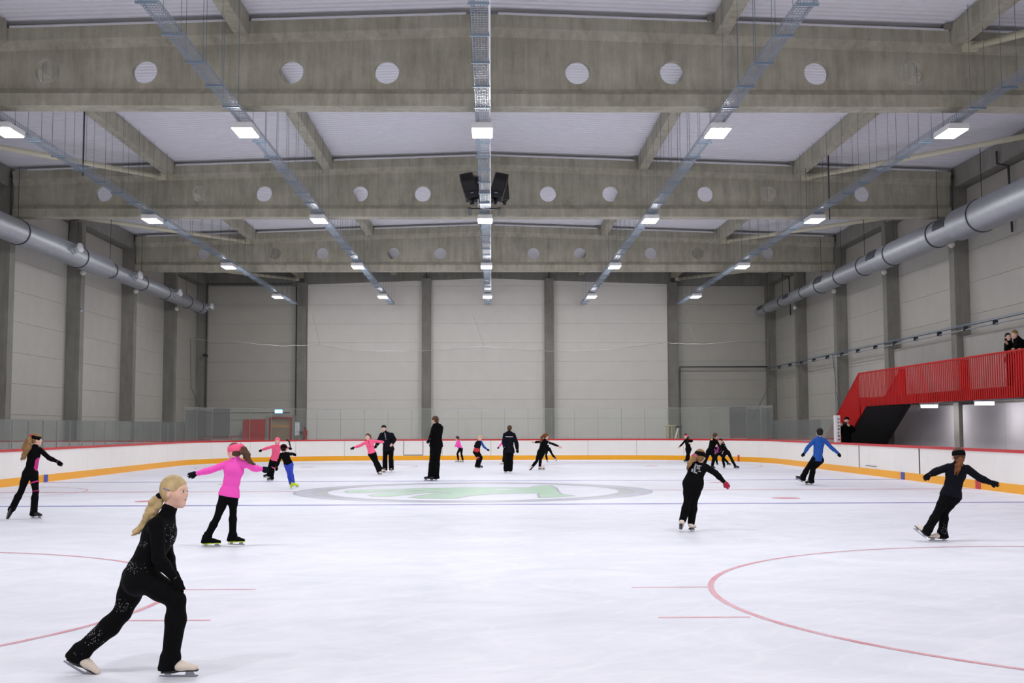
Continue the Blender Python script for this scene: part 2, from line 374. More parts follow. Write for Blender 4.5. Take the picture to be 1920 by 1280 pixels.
# purlins, edge beams, flashings, braces
for bi in range(5):
    y0, y1 = FR[bi]+.25, FR[bi+1]-.25
    bay = ['bay over the near end', 'bay before the first beam', 'bay behind the first beam', 'bay behind the second beam', 'last bay'][bi]
    for j, dx in enumerate((-10.5, -5.25, 5.25, 10.5)):
        x = CX+dx; q = empty('roof_purlin', (x, (y0+y1)/2, zt(x)-.3))
        child_at(MB().box(x-.15, x+.15, y0+.02, y1-.02, zt(x)-.32, zd(x)-.02).build('beam_body', M_con), q)
        for yy in (y0, y1): child_at(MB().box(x-.3, x-.16, yy-.12, yy+.12, zt(x)+.02, zd(x)-.02).build('bearing_block', M_col), q)
        tag(q, 'lengthwise concrete purlin, %s from the left in the %s' % (ORD[j], bay), 'purlin', 'roof purlins')
    for s, x, x9 in ((0, PL-.1, XL-.08), (1, XR+.08, PR+.1)):
        tag(MB().box(x, x9, y0-.2, y1+.2, 9.6, zd(x)-.02).build('edge_beam', M_col), 'concrete edge beam over the %s wall panels in the %s' % (('left', 'right')[s], bay), 'beam', 'edge beams under the eaves')
    for s in (-1, 1):
        xa = CX+s*10.75; xb = (XL-.05 if s < 0 else XR+.05); ym = (FR[bi]+FR[bi+1])/2
        za = 9.93; q = empty('roof_brace', (xa, y1, za))
        child_at(MB().tube([(xa, y1-.05, za), (xb, ym, za-.12)], .085, 12).build('tube', M_brace, smooth=True), q)
        child_at(MB().box(xa-.16, xa+.16, y1-.16, y1+.0, za-.1, za+.1).build('end_plate', M_brace), q)
        tag(q, 'cream tubular brace running to the %s wall in the %s' % ('left' if s < 0 else 'right', bay), 'brace', 'wind braces')
for i, yc in enumerate(FR[1:5]):
    for s in (-1, 1):
        xs_ = [CX+s*.3, CX+s*5.0]; 
    b = MB()
    for s in (-1, 1):
        for a, c in ((.35, 5.05), (5.5, 10.3), (10.8, 15.2)):
            b.loft([[(CX+s*d, yc-.27, zt(CX+s*d)+.0), (CX+s*d, yc-.2, zt(CX+s*d)+.0), (CX+s*d, yc-.2, zt(CX+s*d)+.045), (CX+s*d, yc-.27, zt(CX+s*d)+.045)] for d in (a, c)])
    q = b.build('ridge_flashing', M_deck); struct(q); q.name = 'trim_%d' % (i+1)

# ------------------------------------------------------------------ cable trays, hangers, lamps
TZ = 8.27; TX = [CX-10.4, CX-5.2, CX, CX+5.2, CX+10.4]; LY = [58.1, 47.2, 36.5, 25.45, 14.6, 3.7]
wire = MB(); T0, T1 = 0.5, 63.2
for j in range(6): x = -.13+.26*j/5; wire.box(x-.004, x+.004, T0, T1, 0, .008)
for sx in (-.13, .13):
    for zz in (.045, .085): wire.box(sx-.005, sx+.005, T0, T1, zz, zz+.009)
y = T0
while y < T1:
    wire.box(-.13, .13, y-.005, y+.005, -.009, .0); wire.box(-.135, -.127, y-.004, y+.004, 0, .09); wire.box(.127, .135, y-.004, y+.004, 0, .09); y += .11
tname = ['far left', 'centre left', 'middle', 'centre right', 'far right']
wire_me = None; hang = {}
for j, x in enumerate(TX):
    q = empty('cable_tray', (x, 30, TZ)); tag(q, 'long wire basket cable tray carrying lamps, %s of five under the roof' % ('the ' + tname[j]), 'cable tray', 'cable trays')
    if wire_me is None: wo = wire.build('wire_basket', M_tray); wire_me = wo.data; wo.parent = q; wo.location = (0, -30, 0)
    else: share(wire_me, 'wire_basket', q, (0, -30, 0))
    q.children[0]['kind'] = 'stuff'
    h = MB(); L_ = zd(x)-TZ; h.box(-.17, .17, -.02, .02, -.045, -.012)
    for sx in (-.155, .155): h.box(sx-.004, sx+.004, -.004, .004, -.012, L_-.005)
    ho = h.build('hanger', M_trayb); hm = ho.data; bpy.data.objects.remove(ho)
    yy = 1.5
    while yy < 63.2: share(hm, 'hanger', q, (0, yy-30, 0)); yy += 1.5
    if j == 2:
        MB().box(.15, .185, T0-30, T1-30, .03, .07).build('cable_duct', M_deck, q)
lens_m = mat('lamp lens', (240, 242, 255), .4, emit=14.0)
lamp_mesh = {}
hb = MB().box(-.22, .22, -.42, .42, .05, .13); 
for kx in range(-3, 4): hb.box(kx*.05-.008, kx*.05+.008, -.33, .33, .13, .17)
hb.box(-.23, .23, -.44, -.42, .0, .12); hb.box(-.23, .23, .42, .44, .0, .12); hb.box(-.23, -.22, -.42, .42, .0, .12); hb.box(.22, .23, -.42, .42, .0, .12)
hbo = hb.build('housing', M_frame); lno = MB().box(-.21, -.012, -.41, .41, -.02, .05).build('lens', lens_m)
hbm, lnm = hbo.data, lno.data; bpy.data.objects.remove(hbo); bpy.data.objects.remove(lno)
ld = bpy.data.lights.new('floodlight_beam', 'AREA'); ld.shape = 'RECTANGLE'; ld.size = .36; ld.size_y = .32; ld.energy = LAMP_W; ld.color = LAMP_COL; ld.spread = math.radians(160)
rown = ['row by the end wall', 'second row from the end wall', 'row behind the loudspeakers', 'row behind the nearest beam', 'row before the nearest beam', 'row over the near rink end']
for i, y in enumerate(LY):
    for j, x in enumerate(TX):
        q = empty('floodlight', (x, y, TZ-.2)); tag(q, 'white LED floodlight, %s from the left in the %s' % (ORD[j], rown[i]), 'lamp', 'floodlights under the cable trays')
        share(hbm, 'housing', q, (0, 0, 0)); share(lnm, 'lens', q, (0, 0, 0)); share(lnm, 'lens', q, (.222, 0, 0))
        for sy_ in (-1, 1):            # each half of the fitting is angled along the hall
            l = bpy.data.objects.new('beam_source', ld); COL.objects.link(l); l.parent = q; l.location = (0, sy_*.2, -.14); l.rotation_euler = (sy_*math.radians(32), 0, 0)

# ------------------------------------------------------------------ boards
rb = empty('rink_boards', (0, 30, 0)); tag(rb, 'white rink boards with red top rail and yellow kick plate round the ice', 'boards')
BH = 1.03
path = rink_path(0, 24)
# resample to a closed polyline with arclength
P2 = np.array(path+[path[0]]); seg = np.linalg.norm(np.diff(P2, axis=0), axis=1); S = np.concatenate([[0], np.cumsum(seg)]); TOT = S[-1]
def pp(s):
    s = s % TOT; i = min(np.searchsorted(S, s, 'right')-1, len(seg)-1); t = (s-S[i])/max(seg[i], 1e-9); p = P2[i]*(1-t)+P2[i+1]*t; d = (P2[i+1]-P2[i])/max(seg[i], 1e-9)
    return p, np.array([d[1], -d[0]])
def band(s0, s1, o0, o1, z0, z1, step=.6):
    n = max(1, int((s1-s0)/step)); rings = []
    for i in range(n+1):
        p, nn = pp(s0+(s1-s0)*i/n); a = p+nn*o0; c = p+nn*o1
        rings.append([(a[0], a[1], z0), (c[0], c[1], z0), (c[0], c[1], z1), (a[0], a[1], z1)])
    return MB().loft(rings)
NP = int(round(TOT/2.4)); 
for i in range(NP):
    child_at(band(TOT*i/NP+.006, TOT*(i+1)/NP-.006, 0, .09, .22, BH-.07).build('board_panel', M_white), rb)
child_at(band(0, TOT, .03, .1, 0.0, BH-.08, .5).build('back_frame', M_seam), rb)
child_at(band(0, TOT, -.02, .12, BH-.07, BH, .5).build('top_rail', M_redcap), rb)
child_at(band(0, TOT, -.012, .03, 0.0, .22, .5).build('kick_plate', M_yel), rb)
def near_s(x, y):
    ss = np.linspace(0, TOT, 3000); return min(ss, key=lambda s: np.hypot(*(pp(s)[0]-np.array([x, y]))))
for x, y, m, nm in ((RXL, 35.8, M_bluem, 'blue'), (RXL, 24.6, M_bluem, 'blue'), (RXR, 35.4, M_bluem, 'blue'), (RXR, 24.6, M_bluem, 'blue'), (RXR, 29.9, M_redcap, 'red'), (RXL, 29.9, M_redcap, 'red')):
    s = near_s(x, y); q = child_at(band(s-.16, s+.16, -.02, .0, 0, .221, .2).build('line_marker', m), rb); q['label'] = nm+' line marker on kick plate'
s = near_s(11.3, 54.2); child_at(band(s-.05, s+.05, -.03, .0, 0, .3, .2).build('line_marker', M_redcap), rb)
# gate outline in the far board and hinge strips
g0, g1 = at(757, 840, RY1)[0], at(793, 840, RY1)[0]
child_at(MB().box(g0-.012, g0+.012, RY1-.012, RY1+.01, .25, BH-.08).box(g1-.012, g1+.012, RY1-.012, RY1+.01, .25, BH-.08).box(g0, g1, RY1-.012, RY1+.01, .24, .27).build('gate_joint', M_seam), rb)
for yy, wd in ((34.0, .03), (39.6, .02)):
    child_at(MB().box(RXR-.012, RXR+.01, yy-wd, yy+wd, .22, BH-.08).build('gate_joint', M_seam), rb)
child_at(MB().box(RXR-.02, RXR+.01, 37.8, 38.9, .30, .315).build('gate_latch', M_rod), rb)

# ------------------------------------------------------------------ shield glass and netting
gl = empty('shield_glass', (0, 30, BH)); tag(gl, 'clear protective glass panes standing on the rink boards', 'glass')
def pane_run(s0, s1, z1, wd=1.15):
    n = max(1, int(round((s1-s0)/wd)))
    for i in range(n):
        a, c = s0+(s1-s0)*i/n, s0+(s1-s0)*(i+1)/n
        child_at(band(a+.008, c-.008, .045, .057, BH-.005, z1, 1.2).build('glass_pane', M_glass), gl)
    for i in range(n+1):
        a = s0+(s1-s0)*i/n; child_at(band(a-.006, a+.006, .04, .062, BH, z1-.02, 1.2).build('pane_clip', mat('pane edge', (140, 150, 146), .4)), gl) if i % 1 == 0 else None
sA = near_s(RXR, 42.6); sC = near_s(12.2, 51.6); sD = near_s(-13.15, 51.6); sF = near_s(RXL, 22.0)
pane_run(sA, sC, 1.87); pane_run(sC, sD, 2.52); pane_run(sD, sF, 1.87)
tr = band(sC, sD, .04, .062, 2.515, 2.53, .5); child_at(tr.build('top_edge', M_galv), gl)
# net behind the far glass
NY = 58.45; npts = [(357, 634), (400, 638), (440, 640), (520, 648), (600, 646), (660, 657), (740, 658), (820, 656), (908, 649), (980, 656), (1060, 658), (1140, 655), (1250, 642), (1310, 645), (1380, 640), (1443, 637)]
ntop = []
for i in range(len(npts)-1):
    (a, b_), (c, d) = npts[i], npts[i+1]
    for t in np.arange(0, 1, .2): ntop.append(at(a+(c-a)*t, b_+(d-b_)*t+(1.2 if int(t*10) % 4 else 0), NY))
ntop.append(at(*npts[-1], NY))
net = empty('safety_net', (0, NY, 2.5)); tag(net, 'fine dark safety net hanging behind the far end glass', 'net')
b = MB(); n = len(ntop)
for p in ntop: b.v += [(p[0], NY, p[2]), (p[0]*1.0, NY, 2.5), (p[0], NY+.004, p[2]), (p[0], NY+.004, 2.5)]
for i in range(n-1):
    k = 4*i; b.f += [(k, k+1, k+5, k+4)]
child_at(b.build('netting', M_net), net); net.children[0]['kind'] = 'stuff'
child_at(MB().tube([(p[0], NY-.01, p[2]) for p in ntop], .011, 5).build('top_cord', mat('cord', (150, 150, 150), .6)), net)
for s, x0, x1 in ((-1, ntop[0][0], RXL+.2), (1, ntop[-1][0], RXR-.2)):
    child_at(MB().tube([(x0, NY, ntop[0][2]), (x0*.99, NY-.3, 3.6), (x1, 55.0, 1.9)], .012, 5).build('side_cord', M_seam), net)
for px, top_ in ((600, 560), (908, 590), (1310, 570)):
    p0 = at(px, 648, NY); child_at(MB().tube([(p0[0], NY, p0[2]), (p0[0]-.6, NY+1.5, 7.4)], .004, 4).build('guy_wire', M_seam), net)

# ------------------------------------------------------------------ ventilation ducts
def duct(name, label, x, z, steps, rings, grilles, nozzles, side):
    q = empty(name, (x, steps[0][0], z)); tag(q, label, 'duct')
    b = MB(); yl = steps
    rr = []
    for (y0, y1, r) in steps:
        y = y0
        while y < y1: rr += [(y, r), (y+.05, r-.006)]; y += .12
        rr += [(y1, r)]
    K = 28; b.loft([[(x+r*math.cos(2*math.pi*i/K), y, z+r*math.sin(2*math.pi*i/K)) for i in range(K)] for y, r in rr])
    child_at(b.build('duct_pipe', M_galv, smooth=True), q)
    def rad(y):
        for y0, y1, r in steps:
            if y0 <= y <= y1: return r
        return steps[-1][2]
    for y in rings:
        r = rad(y); b = MB(); K2 = 28
        b.loft([[(x+a*math.cos(2*math.pi*i/K2), yy, z+a*math.sin(2*math.pi*i/K2)) for i in range(K2)] for yy, a in ((y-.03, r-.01), (y-.03, r+.02), (y+.03, r+.02), (y+.03, r-.01))], cap=False)
        child_at(b.build('ring_hanger', M_rod), q)
        child_at(MB().box(x-.008, x+.008, y-.008, y+.008, z+r, zd(x)-.3).build('hanger_rod', M_rod), q)
    for y in grilles:
        r = rad(y); b = MB(); pts = []
        for i in range(7):
            a = math.radians(180-20+ (40)*i/6)*1.0; a = math.radians(138+ 44*i/6) if side > 0 else math.radians(20+50*i/6)
            pts.append(a)
        rings_ = []
        for a in pts: rings_.append([(x+(r-.01)*math.cos(a), y, z+(r-.01)*math.sin(a)), (x+(r-.01)*math.cos(a), y+.95, z+(r-.01)*math.sin(a)), (x+(r+.03)*math.cos(a), y+.95, z+(r+.03)*math.sin(a)), (x+(r+.03)*math.cos(a), y, z+(r+.03)*math.sin(a))])
        child_at(b.loft(rings_).build('air_grille', mat('grille grey', (66, 70, 80), .6)), q)
    for y in nozzles:
        r = rad(y); d = np.array([.93, -.25, .12]); d /= np.linalg.norm(d); p0 = np.array([x, y, z])+d*(r-.1)
        nz = child_at(MB().tube([p0, p0+d*.35], .14, 16).build('nozzle_neck', M_galv, smooth=True), q)
        e = MB().tube([p0+d*.33, p0+d*.36, p0+d*.41], [.12, .18, .17], 18).build('nozzle_disc', M_frame, smooth=True); e.parent = nz
        e = MB().tube([p0+d*.10, p0+d*.16], .19, 18).build('nozzle_collar', M_galv, smooth=True); e.parent = nz
    return q
def at_x(px, py, X):
    d = fw+cr*(px-960)/F-cu*(py-640)/F; return CP+d*X/d[0]
LXD, RXD = -15.15, 14.7
ldz = EYE+.4145*15.15; 
duct('air_duct', 'silver round air duct with white disc nozzles along the left wall', LXD, ldz, [(1.0, 46.0, .40), (46.0, 61.4, .31)],
     [at_x(px, 480, LXD)[1] for px in (32, 146, 207, 266, 309, 351, 372)]+[30, 22, 14, 6], [], [at_x(px, 500, LXD)[1] for px in (118, 240, 318, 380)], -1)
duct('air_duct', 'silver round air duct with dark grilles stepping down in width along the right wall', RXD, EYE+.428*14.7, [(1.0, 30.5, .56), (30.5, 36.2, .50), (36.2, 43.9, .43), (43.9, 52.3, .37), (52.3, 63.8, .27)],
     [at_x(px, 480, RXD)[1] for px in (1438, 1466, 1507, 1539, 1577, 1621, 1676, 1760, 1844)]+[28, 20, 12, 4], [at_x(px, 480, RXD)[1] for px in (1435, 1485, 1553, 1660, 1797)], [], 1)
# little round lamps on the columns, cables
for side, pts in ((-1, ((133, 500), (232, 535), (313, 570))), (1, ((1814, 447), (1684, 500), (1586, 537), (1510, 569)))):
    for n, (px, py) in enumerate(pts):
        X = (XL+.25) if side < 0 else (XR-.2); p = at_x(px, py, X if side < 0 else XR-.1)
        yc = min(order, key=lambda v: abs(v-p[1])); X = XL if side < 0 else XR
        q = empty('wall_lamp', (X, yc-.22, p[2])); tag(q, 'small round white lamp on the %s wall columns, %s from the camera' % ('left' if side < 0 else 'right', ORD[n]), 'lamp', 'small lamps on the columns')
        b = MB(); b.tube([(X-side*.12, yc-.22, p[2]), (X-side*.12, yc-.30, p[2])], [.05, .05], 10); child_at(b.build('mount', M_frame), q)
        b = MB(); b.tube([(X-side*.12, yc-.29, p[2]), (X-side*.12, yc-.33, p[2]), (X-side*.12, yc-.40, p[2]), (X-side*.12, yc-.44, p[2])], [.06, .11, .10, .04], 14); child_at(b.build('globe', mat('lamp globe', (235, 235, 225), .4), smooth=True), q)
def cable(name, label, pts, r, m=M_seam): return tag(MB().tube(pts, r, 6).build(name, m), label, 'cable')
cable('drain_cable', 'thin black downpipe stepping over the left edge beam', [(XL+.0, 45.0, 10.0), (XL+.0, 45.0, 9.62), (XL-.3, 45.0, 9.55), (XL-.42, 45.0, 7.9)], .03)
cable('drain_cable', 'thin black downpipe stepping over the right edge beam near the camera', [(XR+.0, 35.2, 10.0), (XR+.0, 35.2, 9.62), (XR+.35, 35.2, 9.55), (XR+.4, 35.2, 7.5)], .035)
cable('drain_cable', 'thin black downpipe by the far end of the right wall', [(XR+.0, 61.8, 10.0), (XR+.0, 61.8, 9.62), (XR+.35, 61.8, 9.55), (XR+.4, 61.8, 7.5)], .03)
cable('wall_cable', 'thin black cable down the beam end joint on the left wall', [(XL+.03, 38.66, 10.0), (XL+.03, 38.66, 8.0)], .03)
cable('wall_cable', 'thin black cable down the beam end joint on the right wall', [(XR-.03, 38.66, 10.0), (XR-.03, 38.66, 8.0)], .03)
cable('conduit', 'thin dark pipe down the left corner column and along above the red door', [(XL+.05, 65.4, 9.6), (XL+.05, 65.4, 2.45), (-11.2, 65.55, 2.45)], .035)
cable('conduit', 'thin dark vertical pipe left of the first end wall column', [(CX-10.72, 65.6, 9.5), (CX-10.72, 65.6, 2.3)], .03)
cable('conduit', 'dark pipe frame across the right bay of the end wall', [(XR, 65.5, 4.95), (CX+10.75, 65.5, 4.95), (CX+10.75, 65.5, .02)], .05, M_rod)
cable('ceiling_cable', 'dark horizontal bar high in the left corner of the end wall', [(XL+.02, 65.3, 9.62), (CX-10.9, 65.3, 9.62)], .04)
# mesh tray along the right wall
q = empty('wall_cable_tray', (15.3, 40, 4.85)); tag(q, 'narrow cable tray with pipes running along the right wall', 'cable tray')
b = MB()
for dx in (0, .05, .1): b.box(15.36+dx, 15.368+dx, 20, 65.4, 4.84, 4.85)
for yy in np.arange(20, 65.3, .12): b.box(15.36, 15.468, yy, yy+.01, 4.83, 4.84)
for dx in (0, .1): b.box(15.36+dx, 15.366+dx, 20, 65.4, 4.89, 4.90)
child_at(b.build('tray', M_trayb), q)
child_at(MB().tube([(15.42, 20, 4.72), (15.42, 65.4, 4.72)], .025, 6).build('pipe', M_galv), q)
for yy in [22+2.25*i for i in range(19)]: child_at(MB().box(15.34, 15.5, yy-.02, yy+.02, 4.69, 4.83).build('bracket', M_rod), q)
child_at(MB().tube([(15.4, 52.1, 4.84), (15.4, 52.1, 1.2)], .02, 5).build('drop_pipe', M_galv), q)
child_at(MB().tube([(15.4, 52.6, 4.84), (15.4, 51.5, 1.2)], .012, 5).build('drop_cable', M_seam), q)
# concrete parapet wall panels along the gallery
for i, (y0, y1) in enumerate(((18.95, 25.2), (25.7, 31.95), (32.45, 38.7), (39.2, 45.45))):
    MB().box(15.72, PR, y0, y1, 2.6, 4.58).build('parapet_panel', M_wconc, wr)
for i, yy in enumerate(np.arange(19, 45.4, 3.3)):
    MB().box(15.62, PR, yy+.01, yy+3.28, 0, 2.3).build('lower_panel', mat('smooth grey panel', (196, 192, 194), .7, var=.03), wr)

# ------------------------------------------------------------------ end wall door etc
dr = struct(empty('door_1', (-11.75, 65.8, 0)))
child_at(MB().box(-12.53, -12.42, 65.85, 66.0, 0, 2.32).box(-11.13, -11.02, 65.85, 66.0, 0, 2.32).box(-12.42, -11.13, 65.85, 66.0, 2.2, 2.32).build('door_casing', M_wconc), dr)
child_at(MB().box(-12.41, -12.33, 65.8, 65.98, 0, 2.2).box(-11.21, -11.13, 65.8, 65.98, 0, 2.2).box(-12.33, -11.21, 65.8, 65.98, 2.12, 2.2).build('door_frame', M_red), dr)
child_at(MB().box(-12.33, -11.21, 65.94, 65.985, 0, 2.12).build('door_leaf', mat('door leaf brown', (150, 125, 92), .5, var=.15)), dr)
child_at(MB().box(-12.28, -11.26, 65.92, 65.94, 1.62, 1.78).build('door_panel', mat('door panel orange', (190, 140, 70), .5)), dr)
child_at(MB().box(-11.36, -11.3, 65.88, 65.94, 1.0, 1.04).build('door_handle', M_galv), dr)
q = empty('red_panel', (-13.1, 65.0, 0)); tag(q, 'plain red upright panel left of the far door', 'panel')
child_at(MB().prism([(-13.78, 0.0), (-12.5, 0.0), (-12.45, 2.08), (-13.65, 2.08)], 1, 64.98, 65.03).build('panel_sheet', M_red), q)
child_at(MB().box(-13.7, -13.62, 65.03, 65.3, 0, 2.0).box(-12.65, -12.57, 65.03, 65.3, 0, 2.0).build('panel_stand', M_rod), q)
q = empty('handrail', (-14.8, 64.8, 0)); tag(q, 'low red metal handrail behind the far left glass', 'handrail')
child_at(MB().tube([(-16.0, 64.8, 1.15), (-13.9, 64.8, 1.15)], .035, 8).build('rail', M_red), q)
for xx in (-15.95, -15.5, -14.3): child_at(MB().tube([(xx, 64.8, -.02), (xx, 64.8, 1.15)], .03, 8).build('post', M_red), q)
p = at(523, 771, 65.4); q = empty('exit_sign', (p[0], 65.4, p[2])); tag(q, 'lit emergency exit sign glowing blue white above the far door', 'sign')
child_at(MB().box(p[0]-.22, p[0]+.22, 65.3, 65.4, p[2]-.1, p[2]+.1).build('housing', M_frame), q)
child_at(MB().box(p[0]-.2, p[0]+.2, 65.285, 65.3, p[2]-.085, p[2]+.085).build('lit_face', mat('exit light', (90, 190, 255), .4, emit=9.0)), q)
em = mat('exit pictogram', (225, 245, 255), .4, emit=14.0); pz = p[2]
child_at(MB().prism([(p[0]-.16, pz-.03), (p[0]-.04, pz-.03), (p[0]-.04, pz-.065), (p[0]+.02, pz), (p[0]-.04, pz+.065), (p[0]-.04, pz+.03), (p[0]-.16, pz+.03)], 1, 65.28, 65.286).box(p[0]+.06, p[0]+.16, 65.28, 65.286, pz-.065, pz+.065).build('pictogram', em), q)
child_at(MB().box(p[0]-.02, p[0]+.02, 65.4, 66.0, p[2]-.02, p[2]+.02).build('bracket', M_frame), q)
p = at(557, 803, 65.45); q = empty('notice', (p[0], 65.45, p[2])); tag(q, 'white notice sheet on the first end wall column', 'notice')
child_at(MB().box(p[0]-.13, p[0]+.13, 65.47, 65.5, p[2]-.38, p[2]+.34).build('paper', mat('paper', (238, 238, 245), .6)), q)
for k in range(6): child_at(MB().box(p[0]-.1, p[0]+.08-.02*(k % 3), 65.465, 65.47, p[2]+.24-.1*k, p[2]+.26-.1*k).build('print_line', mat('print', (150, 150, 160), .6)), q)
p = at(572.5, 812, 65.4); q = empty('fire_extinguisher', (p[0], 65.4, p[2])); tag(q, 'red fire extinguisher beside the first end wall column', 'extinguisher')
child_at(MB().tube([(p[0], 65.3, p[2]-.35), (p[0], 65.3, p[2]+.15), (p[0], 65.3, p[2]+.22)], [.1, .1, .04], 12).build('cylinder', M_red, smooth=True), q)
child_at(MB().box(p[0]-.05, p[0]+.05, 65.25, 65.35, p[2]+.22, p[2]+.34).build('valve', M_black), q)
child_at(MB().box(p[0]-.35, p[0]+.02, 65.3, 65.5, p[2]+.05, p[2]+.1).build('mount', M_rod), q)
child_at(MB().tube([(p[0]+.04, 65.25, p[2]+.28), (p[0]+.13, 65.2, p[2]+.1), (p[0]+.11, 65.2, p[2]-.2)], .015, 6).build('hose', M_black), q)
# cctv camera on the left corner
q = empty('security_camera', (-15.4, 65.2, 5.6)); p = at(386, 666, 65.0); q.location = tuple(p); tag(q, 'small dark security camera on an arm by the left corner column', 'camera')
child_at(MB().tube([(XL, 65.5, p[2]+.12), (p[0]-.1, 65.1, p[2]+.06)], .02, 6).build('arm', M_rod), q)
child_at(MB().tube([(p[0]-.14, 65.05, p[2]+.03), (p[0]+.1, 64.9, p[2]-.03)], .07, 10).build('camera_body', M_black), q)
q = empty('security_camera', tuple(at(150, 580, 44.5))); p = at(150, 580, 44.5); tag(q, 'small grey bracket camera beside the second left wall column', 'camera')
child_at(MB().tube([(XL-.06, 45.49, p[2]+.1), (p[0]-.02, 44.6, p[2]+.05)], .02, 6).build('arm', M_rod), q)
child_at(MB().tube([(p[0]-.08, 44.65, p[2]+.05), (p[0]+.1, 44.4, p[2]-.06)], .045, 10).build('camera_body', M_galv), q)
# yellow trestle and plank behind far right glass
q = empty('work_trestle', (9.6, 62.5, 0)); tag(q, 'yellow metal work trestle behind the far glass, beside the fourth end column', 'trestle')
ym = mat('yellow metal', (205, 190, 110), .5); X0, X1 = at(1250, 810, 62.5)[0], at(1272, 810, 62.5)[0]
for xx in (X0, X0+.28, X1):
    child_at(MB().tube([(xx, 62.3, -.02), (xx, 62.5, 1.66)], .022, 6).build('leg', ym), q); child_at(MB().tube([(xx, 62.9, -.02), (xx, 62.5, 1.66)], .022, 6).build('leg', ym), q)
child_at(MB().tube([(X0-.1, 62.5, 1.66), (X1+.1, 62.5, 1.66)], .035, 6).build('top_bar', ym), q)
child_at(MB().tube([(X0+.3, 62.3, 1.6), (X1-.05, 62.3, .9)], .015, 6).build('cross_brace', ym), q)
child_at(MB().box(X1-.12, X1+.16, 62.35, 62.65, 1.55, 1.68).build('tool_tray', M_black), q)
p0, p1 = at(1266, 822, 62.0), at(1272, 803, 62.0)
tag(MB().tube([(p0[0], 62.0, -.02), (p0[0]+.0, 62.0, p0[2]), (p1[0], 62.1, p1[2])], .05, 6).build('white_board_strip', M_frame), 'white strip leaning against the yellow trestle', 'plank')
# glass end post
q = empty('end_post', (RXR+.08, 42.45, BH)); tag(q, 'white padded post with dark lettering at the end of the right glass', 'post')
child_at(MB().box(RXR-.0, RXR+.2, 42.3, 42.5, BH-.02, 2.0).build('padding', M_frame, bevel=.02), q)
b = MB()
for k in range(7):
    z = 1.90-.122*k; x0 = RXR+.09
    b.box(x0, x0+.022, 42.288, 42.3, z-.062, z)
    if k % 2: b.box(x0, x0+.065, 42.288, 42.3, z-.018, z)
    if k % 3 != 1: b.box(x0+.045, x0+.065, 42.288, 42.3, z-.05, z-.01)
    b.box(x0, x0+.06, 42.288, 42.3, z-.062, z-.045)
child_at(b.build('lettering', M_seam), q)

# ------------------------------------------------------------------ loudspeakers
sy = 35.2
def spk(px, py, tilt, yaw, yoff, label, size=1.0):
    p = at(px, py, sy+yoff); q = empty('loudspeaker', tuple(p)); tag(q, label, 'loudspeaker', 'loudspeaker cluster')
    W_, H_, D_ = .42*size, .80*size, .38*size
    b = MB(); b.loft([[(-W_/2, 0, z), (W_/2, 0, z), (W_/2*.72, D_, z), (-W_/2*.72, D_, z)] for z in (-H_/2, H_/2)]); b.build('cabinet', M_black, q, bevel=.015)
    MB().box(-W_/2+.03, W_/2-.03, -.022, -.002, -H_/2+.2, H_/2-.28).build('woofer_grille', mat('speaker grille', (38, 38, 41), .6, bump=.8, bscale=300), q)
    MB().loft([[(-.16, -.02, .2), (.16, -.02, .2), (.16, -.02, .38), (-.16, -.02, .38)], [(-.08, .0, .25), (.08, .0, .25), (.08, .0, .33), (-.08, .0, .33)]]).build('horn', M_blk2, q)
    MB().box(-.05, .05, -.026, -.018, -H_/2+.1, -H_/2+.13).build('badge', mat('badge grey', (120, 130, 150), .4), q)
    MB().tube([(0, D_*.6, -H_/2-.02), (0, D_*.6, -H_/2-.16)], .05, 10).build('swivel', M_black, q)
    MB().tube([(-.12, .1, -H_/2-.03), (.0, .25, -H_/2-.09), (.1, .15, -H_/2-.04)], .03, 8).build('connector_plug', M_rod, q)
    q.rotation_euler = (math.radians(-14), math.radians(tilt), math.radians(yaw)); return q
spk(880, 346, -13, 12, 0, 'black loudspeaker at the left front of the hanging cluster')
spk(935, 346, 13, -12, 0, 'black loudspeaker at the right front of the hanging cluster')
spk(890, 352, -9, 165, 1.15, 'black loudspeaker at the left back of the hanging cluster', .9)
spk(940, 352, 9, 195, 1.15, 'black loudspeaker at the right back of the hanging cluster', .9)
p = at(908, 368, sy+.3); q = empty('speaker_bracket', tuple(p)); tag(q, 'black and silver hanging bracket between the loudspeakers', 'bracket')
child_at(MB().box(p[0]-.34, p[0]+.34, sy+.15, sy+.5, p[2]-.2, p[2]-.15).box(p[0]-.5, p[0]-.4, sy+.2, sy+1.35, p[2]-.4, p[2]-.36).box(p[0]+.4, p[0]+.5, sy+.2, sy+1.35, p[2]-.4, p[2]-.36).box(p[0]-.5, p[0]+.5, sy+.3, sy+.36, p[2]-.4, p[2]-.36).build('base_plate', M_black), q)
child_at(MB().tube([(p[0], sy+.3, p[2]-.3), (p[0], sy+.3, TZ+.0)], .03, 8).build('pole', M_galv), q)
child_at(MB().box(p[0]-.2, p[0]+.2, sy+.25, sy+.4, p[2]-.15, p[2]+.2).build('junction_box', M_black), q)
child_at(MB().box(p[0]-.2, p[0]+.2, sy-.02, sy+.02, p[2]-.32, p[2]-.28).box(p[0]-.2, p[0]-.16, sy, sy+.5, p[2]-.3, p[2]-.15).box(p[0]+.16, p[0]+.2, sy, sy+.5, p[2]-.3, p[2]-.15).build('silver_frame', M_galv), q)
